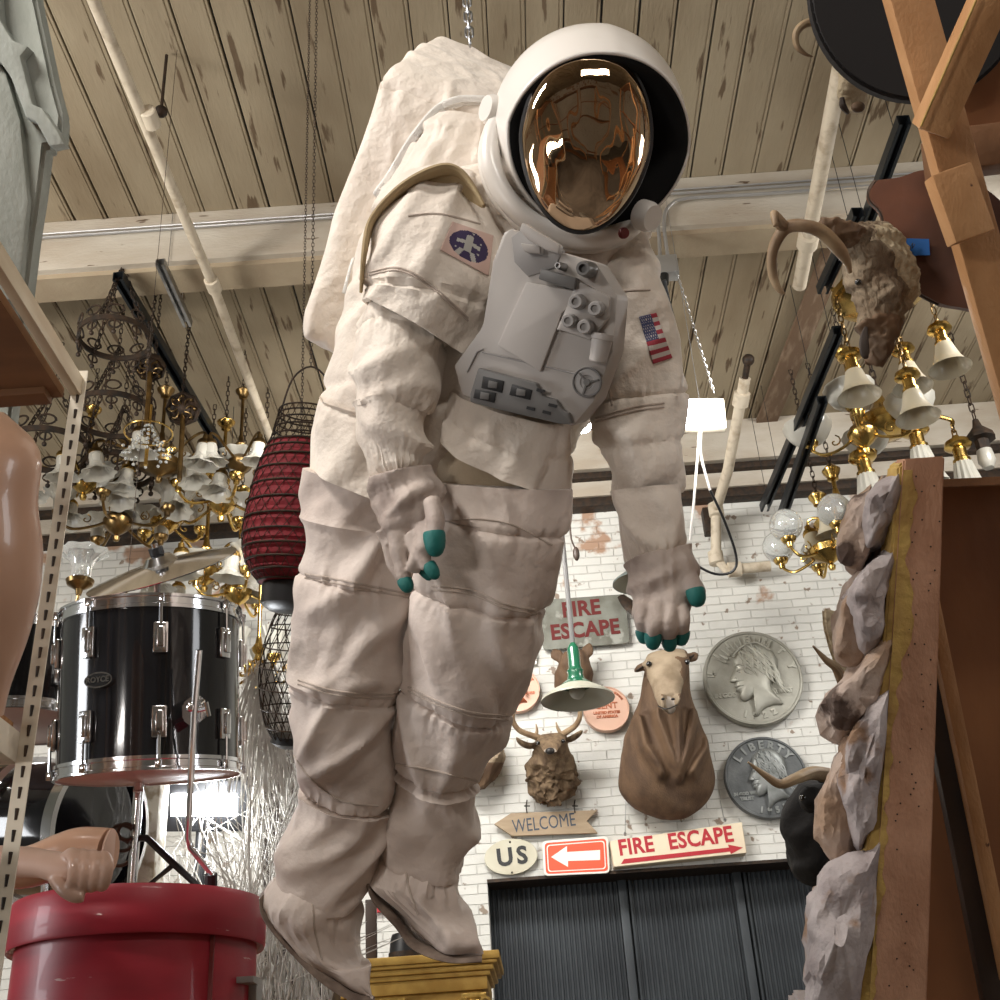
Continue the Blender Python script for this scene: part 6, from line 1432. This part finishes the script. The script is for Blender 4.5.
# plaque and shaggy deer
sh = thing('deer_mount', 'shaggy old deer mount with curved antler on a brown shield plaque with blue tape', 'animal mount', P(900, 310, 2.3))
bm = BM(); pts = [(878, 180), (900, 177), (925, 170), (960, 175), (1010, 215), (1012, 305), (958, 307), (930, 298), (905, 280), (889, 252), (884, 215), (872, 200), (871, 190)]
sp = [(q.x, q.y) for q in smooth_path([V((x, y, 0)) for x, y in pts + pts[:1]], 5)[:-1]]
def tilt_d(x, y): return 2.30 + (x - 870) * -.0006 
prism(bm, [P(x, y, tilt_d(x, y)) for x, y in sp], FW * .025); bmesh.ops.recalc_face_normals(bm, faces=bm.faces)
obj('plaque', bm, MT['plaque_brown'], sh, sharp=50)
bm = BM(); tube(bm, [P(x, y, tilt_d(x, y) + .012) for x, y in sp[int(len(sp) * .52):]], .007, 8); obj('plaque_edge', bm, MT['iron'], sh)
bm = BM(); prism(bm, [P(x, y, 2.292 - (x - 870) * .0006) for x, y in [(897, 238), (929, 239), (930, 255), (900, 256)]], FW * .002); obj('blue_tape', bm, MT['tape_blue'], sh, smooth=False)
bm = BM(); tube(bm, [P(x, y, 2.26) for x, y in [(910, 250), (911, 246), (913, 243), (912, 249), (915, 244)]], .0008, 4, 3); obj('tape_scribble', bm, MT['letter_black'], sh)
defm('fur_shaggy', (.30, .235, .16), .9, col2=(.13, .085, .05), scale=14, thr=(.4, .6), bump=1.0, bscale=40, bstretch=(3, 3, .8)); defm('fur_cream', (.50, .42, .29), .9, col2=(.34, .26, .16), scale=30, bump=.8, bscale=80); defm('hide_dark', (.17, .10, .055), .7, col2=(.09, .055, .03), scale=9, bump=.4)
bm = BM(); rows = [(886, 228, 899, 270, 2.27, .5), (876, 222, 912, 290, 2.25, .55), (860, 230, 914, 298, 2.22, .6), (849, 246, 908, 302, 2.18, .65), (850, 275, 903, 311, 2.15, .7), (857, 305, 897, 325, 2.13, .75), (860, 330, 893, 340, 2.12, .8), (863, 350, 886, 356, 2.11, .8), (867, 362, 880, 366, 2.11, .7)]
limb(bm, rows, wr=.010, seed=14, nA=70, step=.008, cap=(True, True), wscale=1.6)
tube(bm, [P(862, 240, 2.15), P(845, 234, 2.13), P(828, 226, 2.12), P(820, 221, 2.12)], [.03, .030, .022, .006], 14, 4, flat=.5)
o = obj('head_and_neck', bm, [MT['fur_shaggy'], MT['fur_cream'], MT['hide_dark']], sh); remesh(o, .004, 1); bake(o)
a_ = P(905, 262, 2.2); e_ = P(838, 230, 2.1); m_ = P(882, 342, 2.12)
paint(o, lambda c: 1 if (c - a_).length < .085 else (2 if (c - e_).length < .055 or (c - m_).length < .055 else 0))
for i, v in enumerate(o.data.vertices): 
    q = ORG[o.name] + v.co; v.co += V((nz(q, 90, 1), nz(q, 90, 2), nz(q, 60, 3))) * .006
bm = BM(); tube(bm, [P(850, 272, 2.10), P(847, 262, 2.08), P(838, 248, 2.05), P(822, 232, 2.03), P(804, 226, 2.02), P(788, 227, 2.03), P(778, 238, 2.04), P(772, 255, 2.05), P(773, 275, 2.06), P(778, 288, 2.06), P(784, 294, 2.06)], [.004, .007, .012, .012, .011, .011, .010, .009, .008, .006, .003], 12, 5)
tube(bm, [P(786, 228, 2.03), P(779, 222, 2.02), P(774, 214, 2.01), P(775, 224, 2.0), P(773, 226, 2.0)], [.009, .011, .007, .004, .002], 10, 4); obj('antler', bm, MT['antler'], sh)
bm = BM(); tube(bm, [P(866, 327, 2.10), P(864, 340, 2.09), P(865, 354, 2.085), P(868, 358, 2.085)], [.003, .008, .008, .002], 8, 4, flat=.5); obj('mouth_gap', bm, MT['fur_dark'], sh)
bm = BM(); sphere(bm, P(858, 282, 2.115), .006); obj('eye', bm, MT['eye'], sh)
# dark oval plaque with antelope seen from behind
an_ = thing('antelope_mount', 'horned pale antelope mount seen from behind its dark oval plaque at the top right', 'animal mount', P(870, 105, 2.3))
bm = BM(); cc2 = (918, -10); pts = [(cc2[0] + 108 * math.cos(a), cc2[1] + 108 * math.sin(a) * 1.02) for a in [2 * PI * k / 64 for k in range(64)]]
prism(bm, [P(x, y, 2.22) for x, y in pts], FW * .03); bmesh.ops.recalc_face_normals(bm, faces=bm.faces); bmesh.ops.bevel(bm, geom=list(bm.edges), offset=.006, segments=2, affect='EDGES', clamp_overlap=True); obj('plaque', bm, MT['plaque_black'], an_, sharp=50)
bm = BM(); limb(bm, [(812, -40, 880, -20, 2.32, .8), (806, -8, 872, 5, 2.34, .8), (816, 14, 866, 30, 2.38, .8), (826, 45, 864, 62, 2.42, .8), (838, 72, 866, 82, 2.45, .8), (840, 95, 866, 98, 2.47, .8), (844, 112, 862, 113, 2.48, .7)], wr=.006, seed=22, nA=50, step=.012, cap=(True, True))
o = obj('head_and_neck', bm, [MT['fur_cream'], MT['hide_dark'], MT['sign_white']], an_); ct = P(857, 108, 2.44); bm = BM(); sphere(bm, P(858, 107, 2.415), (.014, .01, .012)); obj('nose', bm, MT['hide_dark'], an_)
bm = BM(); tube(bm, [P(842, 98, 2.40), P(843, 106, 2.40), P(848, 113, 2.41)], [.005, .007, .004], 8, 4); obj('mouth_gap', bm, MT['fur_dark'], an_)
bm = BM(); tube(bm, [P(826, 28, 2.33), P(815, 22, 2.33), P(803, 25, 2.33), P(796, 34, 2.33), P(797, 46, 2.33), P(805, 54, 2.33), P(813, 57, 2.33)], [.010, .009, .008, .007, .006, .004, .0015], 10, 5); obj('horn', bm, MT['antler'], an_)
pixbeam((905, -60), (905, 40), 2.27, 2.27, 30, .03, MT['timber_dark'], 'plaque_batten', an_)
# ---- faux rock panel
rp = thing('rock_panel', 'imitation rock wall panel on a wooden edge board at right', 'stage panel', (P(890, 1000, 2.2).x, P(890, 1000, 2.2).y, 0))
def quadslab(q, th, m, name, par, bev=.003, dirv=None):
    bm = BM(); prism(bm, [P(*c) for c in q], (dirv or FW) * th); bmesh.ops.recalc_face_normals(bm, faces=bm.faces)
    if bev: bmesh.ops.bevel(bm, geom=list(bm.edges), offset=bev, segments=2, affect='EDGES', clamp_overlap=True)
    return obj(name, bm, m, par, sharp=50)
db = 2.12
def down(px, py, d):    # continue an edge to the floor
    return P(px, py, d)
quadslab([(904, 459, db), (945, 456, db), (926, 1040, db), (868, 1040, db)], .05, MT['board_pink'], 'edge_board', rp)
quadslab([(898, 466, db + .006), (906, 460, db + .006), (884, 1040, db + .006), (852, 1040, db + .006)], .06, MT['foam_yellow'], 'foam_edge', rp, .004)
p0, p1 = P(866, 1040, db), P(926, 1040, db)
bm = BM(); prism(bm, [p0, p1, V((p1.x, p1.y - .02, 0)), V((p0.x, p0.y - .02, 0))], V((0, .05, 0))); obj('edge_board', bm, MT['board_pink'], rp)
# nail heads and yellow smears on the board
bm = BM(); rn = random.Random(31)
for i in range(46):
    v = rn.random(); x_ = 905 + (30 - 40 * 0) * rn.random() - v * 30; sphere(bm, P(x_ + 8, 470 + v * 520, db - .0005), (.0016, .0016, .0016), u=6, v=4)
obj('nail_heads', bm, MT['iron'], rp)
bm = BM(); el = []; er = []
for i in range(120):
    v = i / 119; yy = 470 + v * 560; xl = 903.5 - v * 36; wv = 9 + 9 * noise.noise(V((v * 9, 1, 0))) + 6 * noise.noise(V((v * 34, 2, 0))) + 9 * math.exp(-((v - .25) / .12) ** 2) - 5 * v
    el.append((xl, yy)); er.append((xl + max(wv, .6), yy))
R0 = [[P(x, y, db + .001) for x, y in (el[i], er[i])] + [P(er[i][0], er[i][1], db - .0015), P(el[i][0], el[i][1], db - .0015)] for i in range(120)]
bridge(bm, R0); obj('foam_smear', bm, MT['foam_yellow'], rp)
def rock(pix, d, th, m, seed, name='rock'):
    """chiselled lump: outline in the picture, swollen toward both sides"""
    xm = max(p[0] for p in pix); pix = [(p[0] + (7 if p[0] > xm - 14 else 0), p[1]) for p in pix]; cx = sum(p[0] for p in pix) / len(pix); cy = sum(p[1] for p in pix) / len(pix); sp = smooth_path([V((x, y, 0)) for x, y in pix + pix[:1]], 5)[:-1]; rings = []
    for j in range(17):
        a = -PI / 2 + PI * j / 16; s = max(math.cos(a), .02) ** .45 * 1.06; dd = d + th * math.copysign(abs(math.sin(a)) ** .8, math.sin(a)); ring = []
        for p in sp:
            q = P(cx + (p.x - cx) * s, cy + (p.y - cy) * s, dd)
            n = noise.cell_vector(q * 13 + V((seed, 0, 0))) ; k = noise.fractal(q * 16 + V((seed * 3, 0, 0)), 1.0, 2.0, 4)
            rd = (q - P(cx, cy, d)).normalized(); v = noise.voronoi(q * 9 + V((seed, 1, 2)))[0]
            ring.append(q + rd * (.018 * k + .026 * (v[1] - v[0]) - .006))
        rings.append(ring)
    bm = BM(); bridge(bm, rings); return obj(name, bm, m, rp, sharp=28)
G, T_ = MT['rock_grey'], MT['rock_tan']
rock([(896, 464), (884, 478), (868, 492), (862, 510), (864, 535), (872, 545), (884, 528), (896, 516)], 2.20, .09, G, 1)
rock([(862, 492), (852, 505), (845, 520), (841, 545), (846, 568), (856, 572), (864, 552), (866, 520)], 2.24, .09, T_, 2)
rock([(888, 548), (872, 560), (856, 578), (848, 598), (852, 625), (862, 648), (875, 640), (880, 612), (888, 580)], 2.19, .09, G, 3)
rock([(856, 575), (846, 590), (838, 615), (834, 640), (840, 660), (852, 668), (862, 655), (858, 625)], 2.24, .09, T_, 4)
rock([(884, 640), (870, 652), (850, 672), (832, 694), (825, 715), (828, 730), (842, 740), (858, 730), (872, 705), (882, 680)], 2.20, .09, T_, 5)
rock([(882, 690), (866, 708), (850, 730), (840, 758), (842, 790), (850, 828), (862, 845), (872, 810), (876, 760)], 2.18, .09, G, 6)
rock([(848, 738), (834, 760), (824, 785), (817, 812), (820, 838), (836, 858), (852, 852), (852, 820), (846, 790)], 2.24, .09, T_, 7)
rock([(874, 842), (852, 858), (826, 874), (814, 896), (809, 930), (810, 970), (814, 1010), (850, 1020), (864, 960), (872, 900)], 2.18, .10, G, 8)
quadslab([(880, 500, 2.21), (900, 470, 2.21), (872, 1050, 2.21), (840, 1050, 2.21)], .10, T_, 'rock_backing', rp, .01)
quadslab([(800, 1010, 2.20), (872, 1010, 2.20), (872, 1060, 2.20), (800, 1060, 2.20)], .1, G, 'rock', rp, .01)
q0, q1 = P(805, 1050, 2.22), P(872, 1050, 2.22); bm = BM(); prism(bm, [q0, q1, V((q1.x, q1.y, 0)), V((q0.x, q0.y, 0))], V((0, .1, 0))); obj('rock_backing', bm, T_, rp)
# ---- plywood box behind board
pb_ = thing('plywood_case', 'brown plywood case with a diagonal brace behind the edge board at lower right', 'crate', (P(980, 1000, 2.4).x, P(980, 1000, 2.4).y, 0))
quadslab([(925, 484, 2.42), (1140, 474, 2.42), (1140, 1060, 2.42), (900, 1060, 2.42)], .02, MT['ply_brown'], 'side_panel', pb_, .002)
quadslab([(925, 489, 2.22), (1140, 479, 2.22), (1140, 470, 2.22), (925, 480, 2.22)], .22, MT['timber_dark'], 'top_board', pb_, .002)
pixbeam((925, 560), (1012, 985), 2.30, 2.30, 14, .03, MT['timber'], 'diagonal_brace', pb_)
pixbeam((912, 575), (1000, 1020), 2.34, 2.34, 24, .03, MT['dark_wood'], 'diagonal_brace', pb_)
a, b = P(920, 1050, 2.42), P(1130, 1050, 2.42); bm = BM(); prism(bm, [a, b, V((b.x, b.y, 0)), V((a.x, a.y, 0))], V((0, .03, 0))); obj('side_panel', bm, MT['ply_brown'], pb_)
# ---- black bull head and loose antlers beyond the rock
bl_ = thing('bull_mount', 'black bull head mount with a long brown horn in front of the dark quarter coin', 'animal mount', P(820, 880, 4.2)); bm = BM()
limb(bm, [(806, 782, 838, 778, 4.25, .8), (796, 792, 850, 788, 4.25, .8), (785, 815, 860, 815, 4.25, .8), (783, 840, 865, 845, 4.25, .8), (790, 862, 860, 868, 4.28, .7), (806, 880, 850, 884, 4.3, .6)], wr=.02, seed=3, nA=60, step=.02, cap=(True, True), wscale=.8)
tube(bm, [P(822, 780, 4.15), P(832, 775, 4.2)], .03, 10, flat=.5); tube(bm, [P(812, 800, 4.1), P(808, 795, 4.05)], [.05, .03], 12)
defm('fur_black', (.008, .007, .007), .8, bump=.5); o = obj('head_and_neck', bm, MT['fur_black'], bl_); remesh(o, .01, 2); bake(o)
bm = BM(); tube(bm, [P(830, 776, 4.15), P(812, 773, 4.08), P(795, 779, 4.0), P(780, 784, 3.98), P(765, 775, 3.97), P(748, 762, 3.96)], [.035, .032, .026, .022, .015, .004], 14, 5, flat=.7); obj('horn', bm, MT['antler'], bl_)
bm = BM(); sphere(bm, P(803, 798, 4.06), .012); obj('eye', bm, MT['eye'], bl_)
bm = BM(); p = P(850, 840, 4.35); box(bm, (p.x + .1, p.y + .05, p.z / 2), (.1, .1, p.z + .2)); obj('support_post', bm, MT['dark_wood'], bl_)
anl = thing('palmate_antler', 'pale broad antler sticking out from behind the faux rock left edge', 'antler', P(835, 690, 3.6)); bm = BM()
tube(bm, [P(860, 700, 3.65), P(846, 686, 3.6), P(836, 668, 3.58), P(826, 660, 3.56), P(813, 646, 3.54)], [.022, .02, .014, .010, .003], 10, 5); obj('tine', bm, MT['antler'], anl)
bm = BM(); prism(bm, [P(x, y, 3.6) for x, y in [(823, 608), (838, 612), (850, 640), (864, 690), (850, 690), (838, 672), (830, 650), (824, 628)]], FW * .02); bmesh.ops.recalc_face_normals(bm, faces=bm.faces); bmesh.ops.bevel(bm, geom=list(bm.edges), offset=.008, segments=3, affect='EDGES', clamp_overlap=True); obj('palm', bm, MT['fur_cream'], anl)
q = P(862, 700, 3.66); bm = BM(); box(bm, (q.x, q.y, (q.z + .03) / 2), (.05, .05, q.z + .03)); obj('mount_post', bm, MT['dark_wood'], anl)
# ================================================================== the aisle behind the camera (seen in the visor)
def shelf_unit(x, y, w, d, h, lab, rz=0):
    t = thing('pallet_rack', lab, 'shelving rack', (x, y, 0), rotz=rz)
    for sx in (-1, 1):
        for sy in (-1, 1):
            bm = BM(); box(bm, (sx * w / 2, sy * d / 2, h / 2), (.09, .09, h)); obj('post', bm, MT['timber'], t, local=True)
    for k in range(5):
        bm = BM(); box(bm, (0, 0, .25 + k * (h - .3) / 4), (w, d, .05)); obj('shelf', bm, MT['ply_brown'] if k % 2 else MT['timber_dark'], t, local=True)
    return t
for i, (x, y, w, d, h, rz) in enumerate([(-2.6, -1.2, 2.4, .8, 4.4, 1.45), (-1.7, -4.2, 2.4, .8, 4.6, 0), (1.4, -4.6, 2.6, .8, 4.8, .1), (2.9, -.9, 2.6, .8, 4.6, 1.6)]):
    shelf_unit(x, y, w, d, h, ['tall timber storage rack behind the camera on the left side', 'tall timber storage rack behind the camera, rear left', 'tall timber storage rack behind the camera, rear right', 'tall timber storage rack behind the camera on the right side'][i], rz)
# ================================================================== groups of things of one kind
for pre, g in (('chandelier', 'old brass chandeliers hanging from the ceiling'), ('pan_chandelier', 'brass pan chandeliers on the right'), ('iron_crown_fixture', 'iron crown fixtures on the left'), ('strut_channel', 'metal strut channels under the ceiling'), ('giant_coin', 'giant coins on the brick wall'), ('mannequin_limb', 'loose mannequin arms'), ('pallet_rack', 'timber racks behind the camera'), ('pendant_lamp', 'enamel pendant lamps'), ('ceiling_medallion', 'iron ceiling plates'), ('ceiling_pipe', 'painted pipes'), ('deer_mount', 'deer head mounts'), ('dried_branches', 'dried branch bundles')):
    for o in SC.objects:
        if o.parent is None and o.name.split('.')[0] == pre: o['group'] = g
